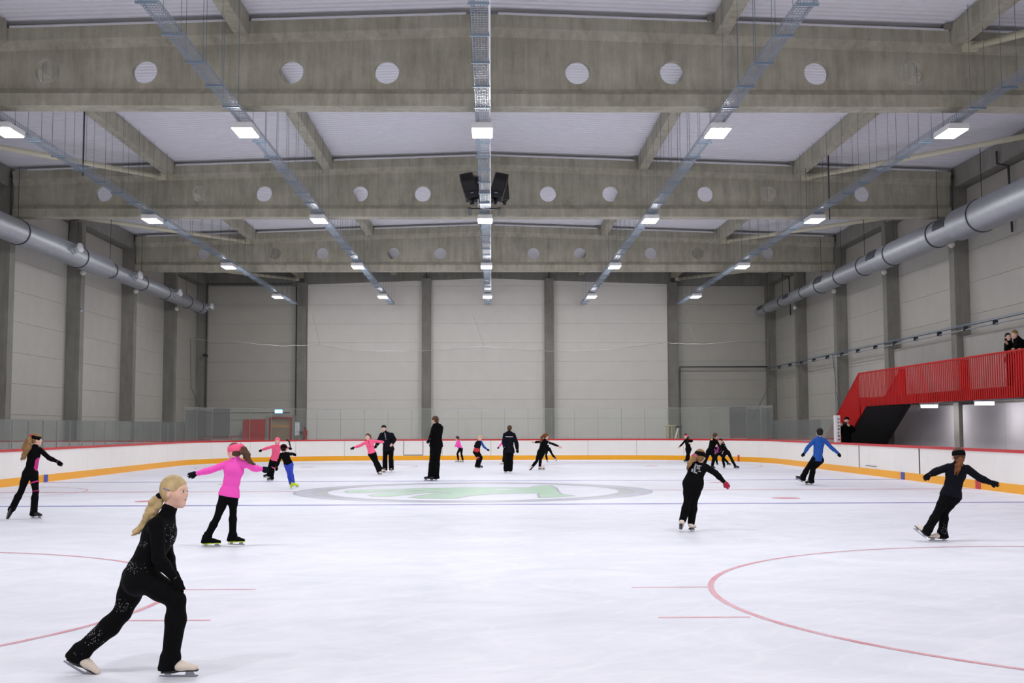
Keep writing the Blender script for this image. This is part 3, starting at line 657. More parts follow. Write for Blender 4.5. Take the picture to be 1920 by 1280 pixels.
# red beacon on the right purlin
p = at(1510, 288, 37.5); q = empty('warning_beacon', tuple(p)); tag(q, 'small red beacon on the purlin above the right side', 'beacon')
child_at(MB().tube([(p[0], 37.5, p[2]-.06), (p[0], 37.5, p[2]-.02), (p[0], 37.5, p[2]+.04), (p[0], 37.5, p[2]+.08)], [.03, .09, .09, .04], 12).build('dome', mat('beacon red', (235, 40, 20), .4), smooth=True), q)
child_at(MB().tube([(p[0], 37.5, p[2]-.06), (p[0], 37.5, p[2]-1.9)], .006, 5).build('pull_wire', M_rod), q)
for n, (px, y0, z0) in enumerate(((158, 223, 0), (1553, 296, 0))):
    p = at(px, y0, 30.5 if n == 0 else 37.0); p2 = at(px, y0+90, p[1])
    cable('hanging_rod', ['thick dark rod hanging beside the far left cable tray', 'dark rod hanging beside the far right cable tray'][n], [(p[0], p[1], zd(p[0])-.01), (p[0], p[1], 8.2)], .022, M_rod)

# ------------------------------------------------------------------ red gallery and stairs
GX = 13.6; YT = 43.25; ZR, ZF0, ZF1 = 3.56, 2.33, 2.64
gal = empty('gallery', (GX, 30, ZF0)); tag(gal, 'red steel spectator gallery with slatted balustrade along the right wall', 'gallery')
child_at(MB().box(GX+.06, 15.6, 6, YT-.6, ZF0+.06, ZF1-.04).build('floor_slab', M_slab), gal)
child_at(MB().box(GX+.035, GX+.06, 6, YT-.3, ZF0, ZF1).build('fascia', M_red), gal)
child_at(MB().box(GX-.01, GX+.06, 6, YT, ZR-.03, ZR+.015).build('top_rail', M_red), gal)
sm = MB().box(0, .014, -.034, .034, 0, ZR-ZF0-.02).build('slat', M_red); smd = sm.data; bpy.data.objects.remove(sm)
y = YT-.05; 
while y > 14:
    share(smd, 'slat', gal, (0, y-30, 0)); y -= .145
for yy in (17.9, 22.0, 26.1, 30.2, 33.7, 38.9):
    child_at(MB().box(GX+.07, GX+.12, yy-.3, yy+.3, ZF1, ZR-.05).build('stiffener_plate', M_red), gal)
for yy, zz in ((15.0, 0), (29.0, 0), (21.9, 0)): child_at(MB().box(15.35, 15.45, yy, yy+.1, 0, ZF0+.06).build('support_post', M_red), gal)
st = empty('staircase', (GX, 46, 0)); tag(st, 'red steel staircase with slatted sides leading down from the gallery', 'staircase')
DY = 2.64/ .53
def low(y): return max(-.0, ZF0-(y-42.55)*.53)
def upp(y): return ZR-(y-YT)*.53
y = YT+.0
while y < 49.3:
    z0, z1 = max(.02, low(y)), upp(y)
    if z1 > z0+.05:
        for xs_, nm in ((GX, 'slat'), (15.15, 'slat')):
            child_at(MB().box(xs_, xs_+.014, y-.042, y+.042, z0 if xs_ == GX else z0+.3, z1).build(nm, M_red), st)
    y += .13
for xs_ in (GX+.04, 15.12):
    child_at(MB().prism([(42.55, ZF0), (46.95, .02), (48.2, .02), (43.25, 2.66), (42.55, 2.66)], 0, xs_, xs_+.02).build('stringer', M_red if xs_ < 14 else M_slab), st)
    child_at(MB().prism([(YT, ZR-.03), (YT, ZR+.01), (49.9, upp(49.9)+.01), (49.9, upp(49.9)-.03)], 0, xs_-.04, xs_+.03).build('handrail', M_red), st)
for k in range(15):
    y0 = 43.0+k*.315; z1 = 2.6-.168*k
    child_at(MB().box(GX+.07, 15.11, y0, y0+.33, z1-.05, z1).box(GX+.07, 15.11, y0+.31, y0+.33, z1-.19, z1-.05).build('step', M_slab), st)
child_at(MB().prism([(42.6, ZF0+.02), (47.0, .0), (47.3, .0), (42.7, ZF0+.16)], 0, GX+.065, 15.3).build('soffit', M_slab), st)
for n, (px, py) in enumerate(((1726, 761), (1830, 756))):
    yy = [39.0, 34.6][n]; q = empty('tube_light', (14.6, yy, ZF0-.02)); tag(q, 'lit fluorescent tube fitting under the gallery, %s the stairs' % ('nearer' if n == 0 else 'farther from'), 'lamp', 'tube lights under the gallery')
    child_at(MB().box(14.33, 14.92, yy-.09, yy+.09, ZF0-.02, ZF0+.04).build('housing', M_frame), q)
    child_at(MB().box(14.36, 14.89, yy-.06, yy+.06, ZF0-.11, ZF0-.02).build('tube', mat('tube light', (240, 240, 255), .4, emit=22.0)), q)
    tl_ = bpy.data.lights.new('tube_glow', 'AREA'); tl_.shape = 'RECTANGLE'; tl_.size = .5; tl_.size_y = .12; tl_.energy = 26; tl_.color = (1, .96, 1)
    l = bpy.data.objects.new('tube_glow', tl_); COL.objects.link(l); l.parent = q; l.location = (0, 0, -.1); l.rotation_euler = (0, math.radians(-50), 0)

# ------------------------------------------------------------------ people: signed-distance bodies meshed with surface nets
def V(*a): return np.array(a, float)
def nrm(v): return v/(np.linalg.norm(v)+1e-12)
def cone(a, b, ra, rb, side=None, ws=1.0, k=.02): return ('c', V(*a), V(*b), ra, rb, None if side is None else nrm(V(*side)), ws, k)
def ell(c, ax, rad, k=.02): return ('e', V(*c), np.array(ax, float), np.array(rad, float), k)
def sdf_eval(p, P):
    if p[0] == 'c':
        _, a, b, ra, rb, s, ws, k = p; d = b-a; L2 = max(d@d, 1e-9); q = P-a.astype(np.float32)
        t = np.clip(q@(d/L2).astype(np.float32), 0, 1); v = q-t[..., None]*d.astype(np.float32)
        if s is not None and ws != 1: vs = v@s.astype(np.float32); v = v-(vs*(1-1/ws))[..., None]*s.astype(np.float32)
        return np.sqrt((v*v).sum(-1))-(ra+(rb-ra)*t)
    _, c, A, R, k = p; q = (P-c.astype(np.float32))@A.T.astype(np.float32)
    k0 = np.sqrt(((q/R.astype(np.float32))**2).sum(-1)); k1 = np.sqrt(((q/(R*R).astype(np.float32))**2).sum(-1))+1e-6
    return k0*(k0-1)/k1
def bbox(p):
    if p[0] == 'c':
        r = max(p[3], p[4])*max(1, p[6]); return np.minimum(p[1], p[2])-r, np.maximum(p[1], p[2])+r
    r = p[3].max(); return p[1]-r, p[1]+r
def sdf_mesh(name, adds, subs, planes, vox, m, parent, smooth=True):
    lo = np.min([bbox(p)[0] for p in adds], 0)-4*vox; hi = np.max([bbox(p)[1] for p in adds], 0)+4*vox
    n = np.ceil((hi-lo)/vox).astype(int)+1
    D = np.full(tuple(n), 1.0, np.float32)
    ax = [lo[i]+vox*np.arange(n[i]) for i in range(3)]
    def region(p, pad):
        a, b = bbox(p); i0 = np.clip(((a-pad-lo)/vox).astype(int), 0, n-1); i1 = np.clip(((b+pad-lo)/vox).astype(int)+2, 1, n)
        sl = tuple(slice(i0[i], i1[i]) for i in range(3))
        g = np.stack(np.meshgrid(*[ax[i][sl[i]] for i in range(3)], indexing='ij'), -1).astype(np.float32); return sl, g
    for p in adds:
        k = max(p[-1], 1e-4); sl, g = region(p, k+2.5*vox)
        if g.size == 0: continue
        d = sdf_eval(p, g); o = D[sl]; h = np.clip(.5+.5*(o-d)/k, 0, 1); r = o*(1-h)+d*h-k*h*(1-h)
        D[sl] = np.where(o > .9, np.minimum(d, o), r)
    for p in subs:
        k = max(p[-1], 1e-4); sl, g = region(p, k+2*vox)
        if g.size == 0: continue
        d = -sdf_eval(p, g); o = D[sl]; h = np.clip(.5-.5*(o-d)/k, 0, 1); D[sl] = o*(1-h)+d*h+k*h*(1-h)
    if planes:
        g = np.stack(np.meshgrid(*ax, indexing='ij'), -1).astype(np.float32)
        for c, nn in planes: D = np.maximum(D, (g-np.array(c, np.float32))@nrm(np.array(nn, float)).astype(np.float32))
    # surface nets
    I = D < 0
    c = np.zeros(tuple(n-1), np.uint8)
    for dx in (0, 1):
        for dy in (0, 1):
            for dz in (0, 1): c += I[dx:n[0]-1+dx, dy:n[1]-1+dy, dz:n[2]-1+dz]
    act = (c > 0) & (c < 8)
    if not act.any(): return None
    idx = np.full(act.shape, -1, np.int64); ii = np.argwhere(act); idx[act] = np.arange(len(ii))
    acc = np.zeros((len(ii), 3)); cnt = np.zeros(len(ii))
    cor = [(0, 0, 0), (1, 0, 0), (0, 1, 0), (1, 1, 0), (0, 0, 1), (1, 0, 1), (0, 1, 1), (1, 1, 1)]
    for a, b in ((0, 1), (2, 3), (4, 5), (6, 7), (0, 2), (1, 3), (4, 6), (5, 7), (0, 4), (1, 5), (2, 6), (3, 7)):
        A, B = np.array(cor[a]), np.array(cor[b]); pa, pb = ii+A, ii+B
        da, db = D[tuple(pa.T)], D[tuple(pb.T)]; mm = (da < 0) != (db < 0); t = np.where(mm, da/(np.where(da-db == 0, 1, da-db)), 0)
        acc += mm[:, None]*(A+(B-A)*t[:, None]); cnt += mm
    vt = lo+vox*(ii+acc/cnt[:, None]); faces = []
    for axn in range(3):
        o1, o2 = [(1, 2), (2, 0), (0, 1)][axn]
        sl0 = [slice(1, n[i]-1) for i in range(3)]; sl0[axn] = slice(0, n[axn]-1)
        sl1 = list(sl0); sl1[axn] = slice(1, n[axn])
        a, b = I[tuple(sl0)], I[tuple(sl1)]; ch = np.argwhere(a != b); sgn = a[tuple(ch.T)]
        off = np.ones(3, int); off[axn] = 0; ch = ch+off
        e1 = np.zeros(3, int); e1[o1] = 1; e2 = np.zeros(3, int); e2[o2] = 1
        q = np.stack([idx[tuple((ch-e1-e2).T)], idx[tuple((ch-e2).T)], idx[tuple(ch.T)], idx[tuple((ch-e1).T)]], 1)
        q[~sgn] = q[~sgn][:, ::-1]; faces.append(q)
    fa = np.concatenate(faces); fa = fa[(fa >= 0).all(1)]
    me = bpy.data.meshes.new(name); me.vertices.add(len(vt)); me.vertices.foreach_set('co', vt.astype(np.float32).ravel())
    me.loops.add(len(fa)*4); me.loops.foreach_set('vertex_index', fa.astype(np.int32).ravel())
    me.polygons.add(len(fa)); me.polygons.foreach_set('loop_start', np.arange(0, len(fa)*4, 4, dtype=np.int32))
    me.update(calc_edges=True); me.materials.append(m)
    if smooth: me.polygons.foreach_set('use_smooth', np.ones(len(fa), bool))
    o = link(name, me, parent); o['_v'] = 0; del o['_v']
    return o, vt

M_skin = mat('skin', (236, 190, 168), .5, var=.04, vscale=20); M_skin2 = mat('skin rosy', (226, 168, 142), .5)
M_lip = mat('lips', (176, 92, 88), .45); M_eye = mat('eye white', (225, 222, 220), .3); M_iris = mat('iris', (52, 58, 66), .25)
M_blackf = mat('black fabric', (7, 7, 9), .85, bump=.3, bscale=60, spec=.12); M_navyf = mat('dark navy fabric', (13, 14, 24), .85, bump=.3, bscale=50, spec=.15)
M_pink = mat('hot pink fabric', (255, 84, 196), .7, bump=.25, bscale=40); M_coral = mat('coral pink fabric', (255, 96, 140), .7, bump=.25, bscale=40)
M_mag = mat('magenta fabric', (205, 35, 130), .7); M_blue = mat('blue fabric', (18, 84, 175), .75, bump=.25, bscale=40); M_blue2 = mat('royal blue fabric', (38, 66, 190), .7)
M_redf = mat('red fabric', (200, 45, 50), .7); M_purp = mat('purple fabric', (140, 45, 120), .7); M_lime = mat('lime plastic', (206, 232, 40), .5)
M_boot = mat('white leather', (228, 214, 198), .45, var=.06, vscale=30); M_bootb = mat('black leather', (22, 22, 26), .5); M_blade = mat('skate steel', (150, 152, 160), .3, .8)
M_gem = mat('rhinestone', (235, 235, 245), .15, .3); M_silver = mat('silver print', (170, 172, 178), .5)
def hairmat(name, rgb): return mat(name, rgb, .6, spec=.25, var=.28, vscale=16, bump=.9, bscale=45, stretch=(1, 1, .25))
H_blond = hairmat('blonde hair', (206, 180, 132)); H_lbrown = hairmat('light brown hair', (148, 112, 72)); H_brown = hairmat('brown hair', (86, 60, 42)); H_dark = hairmat('dark hair', (22, 17, 16)); H_aub = hairmat('auburn hair', (120, 72, 38))

def hand_prims(w_, tip, side, g=0., sc_=1., curl=.25):
    L = np.linalg.norm(tip-w_); h = nrm(tip-w_); s = nrm(side-h*(side@h)); n_ = np.cross(h, s); P = []
    L = min(max(L, .13*sc_), .19*sc_); pe = w_+h*L*.5
    P.append(cone(w_, w_+h*L*.16, .021*sc_+g, .024*sc_+g, s, 1.15, .012)); P.append(cone(w_+h*L*.14, pe, .017*sc_+g, .017*sc_+g, s, 2.1, .012))
    for i, (off, ln) in enumerate(((-.03, .40), (-.0105, .47), (.0105, .44), (.029, .34))):
        b = pe+s*off*sc_*.9-h*.006; d1 = nrm(h+s*off*4-n_*curl*.5); m_ = b+d1*L*ln*.55; d2 = nrm(h+s*off*4-n_*curl*1.6); e = m_+d2*L*ln*.5
        r = (.0085 if i != 3 else .0075)*sc_+g*.8; P += [cone(b, m_, r*1.08, r, k=.004), cone(m_, e, r, r*.8, k=.004)]
    tb = w_+h*L*.14-s*.018*sc_; tm = tb+nrm(h*.75-s*.75-n_*.2)*L*.26; te = tm+nrm(h*1.0-s*.25-n_*.3)*L*.22
    P += [cone(tb, tm, .0125*sc_+g, .0105*sc_+g, k=.008), cone(tm, te, .0105*sc_+g, .0085*sc_+g, k=.004)]
    return P

PEOPLE = []
def person(label, Y, J, st=1.35, hh=.21, front=1, fyaw=0, fpitch=0., head_tilt=None, hair=None, tail=None, band=None, hood=False, balaclava=None,
           jacket=M_blackf, trousers=M_blackf, gloves=M_blackf, bare=(0, 0), boots=M_boot, sole=None, fat=1.0, jl=.008, tl=.006, flare=.0,
           hem=None, extras=(), ground=0.0, vox=None, face=True, feet=True, cap=None, scrunch=None, bun=None, sock=None, hand_side=(0, 0, 1), shift=True, longhair=False, lift='', af=None, bandw=.15, clip=False):
    """J: joints as (px, py, depth offset); front=1 facing the camera, -1 facing away, or a side vector sign"""
    af = fat if af is None else af; s = st/1.7; vx = vox or min(.013, max(.0055, Y*.00030))
    W = {k: at(v[0], v[1], Y+(v[2] if len(v) > 2 else 0)) for k, v in J.items()}
    # settle the figure on the ice
    def foot(a):
        an, to = W['an'+a], W['to'+a]; kn = W['kn'+a]
        f = nrm(to-an); up = nrm(kn-an)
        ff = to-an; L = .235*st/1.5*(.62 if np.linalg.norm(ff) < .05 else 1)
        if a in lift:
            f = nrm(to-(an-up*.085*s)); up = nrm(up-f*(up@f))
        else:
            f = nrm(V(ff[0], ff[1], 0)); up = nrm(V(0, 0, 1)*.75+up*.25); up = nrm(up-f*(up@f))
        return an, f, up, L
    def sole_pts(a):
        an, f, up, L = foot(a); h = .145*s*1.05; return [an-up*h-f*.07*s-f*.0, an-up*h+f*(L*.78)]
    if feet and shift:
        zmin = min(p[2] for a in 'ab' if a not in lift for p in sole_pts(a)); dz = ground+.003-zmin
        for k in W: W[k] = W[k]+V(0, 0, dz)
    root = empty('person', (*((W['hpa']+W['hpb'])/2)[:2], ground)); PEOPLE.append(root)
    tag(root, label, 'person')
    def part(name, adds, subs=(), planes=(), m=None, par=None, v=None):
        r = sdf_mesh(name, adds, subs, planes, v or vx, m, par if par else root)
        if r is None: return None
        o, vt = r
        if par is None: o.location = -root.location
        return o, vt
    N = W['nk']; S0, S1 = W['sha'], W['shb']; PC = (W['hpa']+W['hpb'])/2
    sd = nrm(S1-S0); sp = nrm(N-PC); sdo = nrm(sd-sp*(sd@sp)); frt = np.cross(sdo, sp)*1.0
    # image-left shoulder is 'a': facing away -> a is the left one; forward direction of the chest
    frt = nrm(frt)*(1 if front < 0 else -1)
    if frt[1]*(-front) < 0 and abs(frt[1]) > .3: frt = -frt
    HC = W['hd']
    # head frame
    ya = math.radians(fyaw); pi_ = math.radians(fpitch)
    F_ = V(math.sin(ya)*math.cos(pi_), math.cos(ya)*math.cos(pi_), math.sin(pi_))
    upv = nrm(HC-N); upv = nrm(upv*.5+V(0, 0, 1)*.5) if head_tilt is None else nrm(V(*head_tilt))
    F_ = nrm(F_-upv*(F_@upv)) if fpitch == 0 else F_
    upv = nrm(upv-F_*(upv@F_)); Sv = np.cross(F_, upv); AX = [Sv, F_, upv]
    def hp(a, b, c): return HC+hh*(Sv*a+F_*b+upv*c)
    chest = PC+(N-PC)*.72; waist = PC+(N-PC)*.36; sw = np.linalg.norm(S1-S0)/2
    wsb = max(1.25, min(1.9, (sw*.93)/(.098*s*fat))); wsh = 1.45; wsw = 1.3
    def torso(g=0.):
        P = [cone(PC-sp*.02*s, PC+sp*.06*s, .098*s*fat+g, .092*s*fat+g, sdo, wsh, .03), cone(PC+sp*.06*s, waist, .090*s*fat+g, .080*s*fat+g, sdo, wsw, .03),
             cone(waist, chest, .080*s*fat+g, .096*s*fat+g, sdo, wsw*1.05, .03), cone(chest-sp*.02, N-sp*.05*s, .094*s*fat+g, .055*s+g, sdo, wsb, .03),
             cone(N-sp*.05*s-frt*.0, S0-sp*.012, .050*s+g, .048*s*fat+g, k=.03), cone(N-sp*.05*s, S1-sp*.012, .050*s+g, .048*s*fat+g, k=.03)]
        return P
    def arm(a, g=0., g2=None):
        g2 = g if g2 is None else g2; S, E, Wr = W['sh'+a], W['el'+a], W['wr'+a]
        return [cone(S, E, .047*s*af+g, .037*s*af+g, k=.025), cone(E, E+(Wr-E)*.35, .036*s*af+g, .036*s*af+g, k=.02), cone(E+(Wr-E)*.35, Wr, .036*s*af+g, .023*s+g2, k=.02)]
    def leg(a, g=0., gk=None, ga=None, end=1.0):
        Hp, K, A = W['hp'+a], W['kn'+a], W['an'+a]; gk = g if gk is None else gk; ga = g if ga is None else ga
        cf = nrm(np.cross(sdo, K-A)); cf = cf*(1 if cf@frt < 0 else -1)
        return [cone(Hp, Hp+(K-Hp)*.5, .088*s*fat+g, .070*s*fat+g, k=.03), cone(Hp+(K-Hp)*.5, K, .070*s*fat+g, .050*s*fat+gk, k=.02),
                cone(K, K+(A-K)*.33+cf*.008, .049*s*fat+gk, .051*s*fat+(g+ga)/2, k=.02), cone(K+(A-K)*.33+cf*.008, K+(A-K)*end, .051*s*fat+(g+ga)/2, .036*s+ga, k=.02)]
    # ---- body
    B = torso()+arm('a')+arm('b')+leg('a')+leg('b')
    B.append(cone(N-sp*.05, hp(0, -.06, -.30), .040*s+.006, .20*hh, k=.02))
    B += [ell(hp(0, -.03, .12), AX, V(.335, .41, .375)*hh, .01), ell(hp(0, .10, -.13), AX, V(.27, .29, .31)*hh, .03), ell(hp(0, .25, -.37), AX, V(.12, .12, .10)*hh, .04)]
    if face:
        B += [cone(hp(0, .365, .06), hp(0, .435, -.085), .026*hh, .042*hh, k=.02), ell(hp(0, .31, .12), AX, V(.24, .09, .05)*hh, .02), ell(hp(0, .355, -.235), AX, V(.10, .05, .05)*hh, .012), ell(hp(0, .31, -.40), AX, V(.09, .07, .07)*hh, .02)]
        B += [ell(hp(e*.17, .26, -.10), AX, V(.12, .10, .12)*hh, .03) for e in (-1, 1)]
        B += [ell(hp(e*.35, -.03, -.07), AX, V(.040, .075, .105)*hh, .006) for e in (-1, 1)]
    subs = [ell(hp(e*.145, .40, .035), AX, V(.085, .06, .05)*hh, .012) for e in (-1, 1)] if face else []
    hs = V(*hand_side)
    for a in 'ab': B += hand_prims(W['wr'+a], W['ha'+a], hs, 0, s*1.02)
    for a in 'ab':
        an, f, up, L = foot(a); B += [cone(an, an-up*.06*s, .034*s, .03*s, k=.02), cone(an-up*.05*s, an-up*.07*s+f*L*.6, .03*s, .022*s, k=.02)]
    part('body', B, subs, (), M_skin)
    if face:
        for e in (-1, 1):
            b = MB(); 
            ey = sdf_mesh('eye', [ell(hp(e*.145, .335, .03), AX, V(.062, .05, .042)*hh, .001)], (), (), max(.0016, hh*.012), M_eye, root)
            if ey:
                eo = ey[0]; eo.location = -root.location
                ir = sdf_mesh('iris', [ell(hp(e*.145+.0, .375, .03), AX, V(.034, .016, .036)*hh, .001)], (), (), max(.0012, hh*.008), M_iris, eo)
            eb = sdf_mesh('eyebrow', [cone(hp(e*.07, .395, .125), hp(e*.21, .345, .135), .014*hh, .010*hh, k=.001)], (), (), max(.0012, hh*.010), hair or H_brown, root)
            if eb: eb[0].location = -root.location
        lp = sdf_mesh('lips', [ell(hp(0, .395, -.225), AX, V(.085, .028, .020)*hh, .001), ell(hp(0, .39, -.262), AX, V(.07, .028, .024)*hh, .001)], (), (), max(.0014, hh*.010), M_lip, root)
        if lp: lp[0].location = -root.location
    # ---- hair
    hv = min(vx, .007)
    if hair is not None:
        A_ = [ell(hp(0, -.04, .135), AX, V(.365, .44, .40)*hh, .01), ell(hp(0, -.15, -.04), AX, V(.33, .30, .32)*hh, .02)]
        if longhair: A_ += [ell(hp(0, -.12, -.30), AX, V(.42, .30, .50)*hh, .03), cone(hp(-.3, .05, -.1), hp(-.34, .1, -.8), .13*hh, .10*hh, k=.02), cone(hp(.3, .05, -.1), hp(.34, .1, -.8), .13*hh, .10*hh, k=.02)]
        S_ = [ell(hp(0, .56, -.10), AX, V(.40, .42, .40)*hh, .012)]
        for e in (-1, 1): S_.append(ell(hp(e*.38, .02, -.10), AX, V(.12, .12, .13)*hh, .01))
        planes = [] if longhair else [(hp(0, 0, -.34), -upv-F_*-.35)]
        if bun: bp_ = at(bun[0], bun[1], Y+(bun[2] if len(bun) > 2 else 0)); A_.append(ell(bp_, AX, V(.2, .2, .19)*hh, .015)) ; planes = []
        r = part('hair', A_, S_, planes, hair, v=hv)
    if clip: part('hair_clip', [cone(hp(.36, -.20, .10), hp(.37, .0, .05), .016*hh, .018*hh, k=.001)], (), (), mat('lilac clip', (120, 105, 170), .4), v=.002)
    if tail:
        T = [at(t[0], t[1], Y+(t[2] if len(t) > 2 else 0)) for t in tail['pts']]; R = tail['r']; A_ = []
        rr = random.Random(int(Y*100))
        nst = tail.get('n', 7)
        for q in range(nst):
            off = [V(rr.uniform(-1, 1), rr.uniform(-1, 1), rr.uniform(-1, 1)) for _ in T]
            for i in range(len(T)-1):
                ra = R[i]; rb = R[i+1]; a = T[i]+off[i]*ra*.55; b_ = T[i+1]+off[i+1]*rb*(.75 if i < len(T)-2 else 2.4)
                A_.append(cone(a, b_, ra*.50, rb*.42, k=.006))
        part('ponytail', A_, (), (), tail.get('m', hair), v=hv)
        if scrunch is not None: part('hair_tie', [ell(T[0]*.85+T[1]*.15, AX, V(1, 1, .7)*R[0]*1.5, .005)], (), (), scrunch, v=hv)
    if band is not None:
        bw = bandw*hh; nn = nrm(upv+F_*.18); cb = hp(0, 0, .13)
        part('headband', [ell(hp(0, -.04, .125), AX, V(.385, .46, .42)*hh, .01)], [ell(hp(0, -.04, .125), AX, V(.34, .40, .39)*hh, .001)], [(cb+nn*bw*1.1, nn), (cb-nn*bw, -nn)], band, v=hv)
    if cap is not None:
        part('cap', [ell(hp(0, -.03, .16), AX, V(.385, .46, .40)*hh, .01), cone(hp(0, .25, .2), hp(0, .55, .16), .16*hh, .10*hh, None, 1, .01)] if cap[1] else [ell(hp(0, -.03, .16), AX, V(.39, .46, .41)*hh, .01)], (), [(hp(0, 0, .1), -upv+F_*.15)], cap[0], v=hv)
    if balaclava is not None:
        part('balaclava', [ell(hp(0, -.03, .12), AX, V(.38, .45, .42)*hh, .01), ell(hp(0, .02, -.16), AX, V(.33, .36, .34)*hh, .03), cone(hp(0, -.05, -.3), N, .26*hh, .055*s+.01, k=.03)], [ell(hp(0, .48, -.06), AX, V(.24, .25, .30)*hh, .01)], (), balaclava, v=hv)
    # ---- clothes
    hemp = PC+sp*(.0 if hem is None else hem)*s
    hem_n = -sp
    jp = torso(jl)+arm('a', jl, jl)+arm('b', jl, jl); jp.append(cone(N-sp*.06*s, N+(HC-N)*.28, .050*s+jl, .043*s+.010+jl*.3, k=.02))
    jplanes = [(hemp, hem_n)]
    jsub = []
    # low-hanging arms may pass the hem, so the torso is cut separately from the sleeves
    jt = torso(jl)+[jp[-1]]
    if hem is not None and hem < 0: jt.append(cone(PC, PC-sp*(.06-hem)*s, .100*s*fat+jl, .104*s*fat+jl*1.5, sdo, wsh, .02))
    rj = part('jacket', jt, (), jplanes, jacket)
    for a in 'ab':
        cuff = [(W['wr'+a]-(W['wr'+a]-W['el'+a])*0.0, W['wr'+a]-W['el'+a])]
        m_ = jacket
        for e in extras:
            if e[0] == 'sleeve' and e[1] == a: m_ = e[2]
        part('sleeve', arm(a, jl, jl), (), cuff, m_)
    if hood: part('hood', [cone(N-frt*.055*s-sdo*.08*s-sp*.01, N-frt*.075*s, .045*s, .055*s, k=.02), cone(N-frt*.075*s, N-frt*.055*s+sdo*.08*s-sp*.01, .055*s, .045*s, k=.02), cone(N-frt*.07*s, N-frt*.09*s-sp*.12*s, .055*s, .03*s, sdo, 1.4, .02)], (), (), jacket)
    tp = leg('a', tl, tl+flare*.3, tl+.012+flare, 1.0)+leg('b', tl, tl+flare*.3, tl+.012+flare, 1.0)+[cone(PC-sp*.02*s, PC+sp*.08*s, .098*s*fat+tl, .090*s*fat+tl, sdo, wsh, .03)]
    for a in 'ab':
        an, f, up, L = foot(a)
        if sock == 'over': tp += [cone(an, an-up*.075*s-f*.02*s, .046*s+.010+tl, .056*s+.004, f, 1.25, .02)]
        elif flare > 0: tp += [cone(an+up*.03, an-up*.07*s-f*.012, .042*s+flare, .050*s+flare*1.3, f, 1.3, .02)]
    tsub = []
    for a in 'ab':
        an, f, up, L = foot(a); tsub.append(ell(an-up*(.088*s+.16), [f, np.cross(f, up), up], V(.30, .2, .16), .003))
    rt = part('trousers', tp, tsub if (sock == 'over' or flare > 0) and feet else (), [], trousers)
    for a, bb in zip('ab', bare):
        if not bb and gloves is not None:
            gm = gloves[a] if isinstance(gloves, dict) else gloves
            part('glove', hand_prims(W['wr'+a], W['ha'+a], hs, .0025, s*1.04), (), (), gm, v=min(vx, .009))
    # ---- skates
    if feet:
        for a in 'ab':
            an, f, up, L = foot(a); h = .062*s; sd_ = np.cross(f, up)
            q = [cone(an+up*.05*s, an-up*.03*s, .043*s, .042*s, f, 1.15, .02), cone(an-up*.045*s-f*.025*s, an-up*.06*s+f*L*.35, .040*s, .036*s, k=.03), cone(an-up*.058*s+f*L*.3, an-up*.072*s+f*L*.70, .036*s, .026*s, sd_, 1.25, .02)]
            bt = part('skate', q, (), [(an-up*.097*s, -up)], boots, v=min(vx, .010))
            if bt is None: continue
            bo = bt[0]
            def plate(name, m, poly, th):
                b = MB(); b.loft([[an+f*x*s-up*z*s+sd_*t for x, z in poly] for t in (-th, th)]); o = b.build(name, m, bo); return o
            Ls = L/s
            if boots is M_boot and Y < 25:
                for t_ in (.16, .24, .32, .40):
                    c0 = an-up*(.018+t_*.10)*s+f*(.052+t_*.22)*s
                    b = MB(); b.tube([c0-sd_*.018*s, c0+up*.004, c0+sd_*.018*s], .0035*s, 5); b.build('lace', M_frame, bo)
            plate('sole', sole or (M_bootb if boots is M_boot else boots), [(-.065, .088), (Ls*.80, .088), (Ls*.80, .098), (Ls*.30, .100), (Ls*.12, .112), (-.065, .112)], .026*s)
            z0, z1, z2 = .098, .128, .145
            pl = [(-.085, z2-.006), (-.08, z1), (-.045, z1), (-.040, z0+.01), (.0, z0+.01), (.010, z1), (Ls*.42, z1), (Ls*.46, z0), (Ls*.66, z0), (Ls*.70, z1-.004), (Ls*.80, z1), (Ls*.81, z2-.012), (Ls*.75, z2), (-.03, z2)]
            plate('blade', M_blade, pl, max(.0022, Y*.00007))
    for e in extras:
        if e[0] == 'limb':         # coloured band round a limb: joints, t0, t1, extra radius, material
            A_, B_ = W[e[1]], W[e[2]]; rA, rB = e[5]; p0 = A_+(B_-A_)*e[3]; p1 = A_+(B_-A_)*e[4]; d = nrm(B_-A_)
            d2 = nrm(d+V(*e[8])) if len(e) > 8 else d
            part('stripe', [cone(p0, p1, rA*s, rB*s, k=.005)], (), [(p1, d2), (p0, -d2)], e[6])
        if e[0] == 'patch':
            A_, B_ = W[e[1]], W[e[2]]; o3 = sdo*e[5]*.030*s; part('stripe', [cone(A_+(B_-A_)*e[3]+o3, A_+(B_-A_)*e[4]+o3, .026*s, .026*s, k=.005)], (), [], e[6])
        if e[0] == 'side':         # panel on one side of the torso
            sg = e[1]; part('side_panel', [cone(chest+sdo*sg*.088*s-sp*.02, PC+sp*.02+sdo*sg*.098*s, .055*s, .052*s, k=.01)], (), [], e[2])
        if e[0] == 'lower':        # coloured lower half of the top
            part('top_lower', [cone(PC, PC+sp*.10*s, .098*s*fat+jl+.004, .094*s*fat+jl+.004, sdo, wsh, .03), cone(PC+sp*.06*s, waist, .090*s*fat+jl+.004, .084*s*fat+jl+.004, sdo, wsw, .03)], (), [(hemp, -sp), (waist+sp*.02, sp)], e[1])
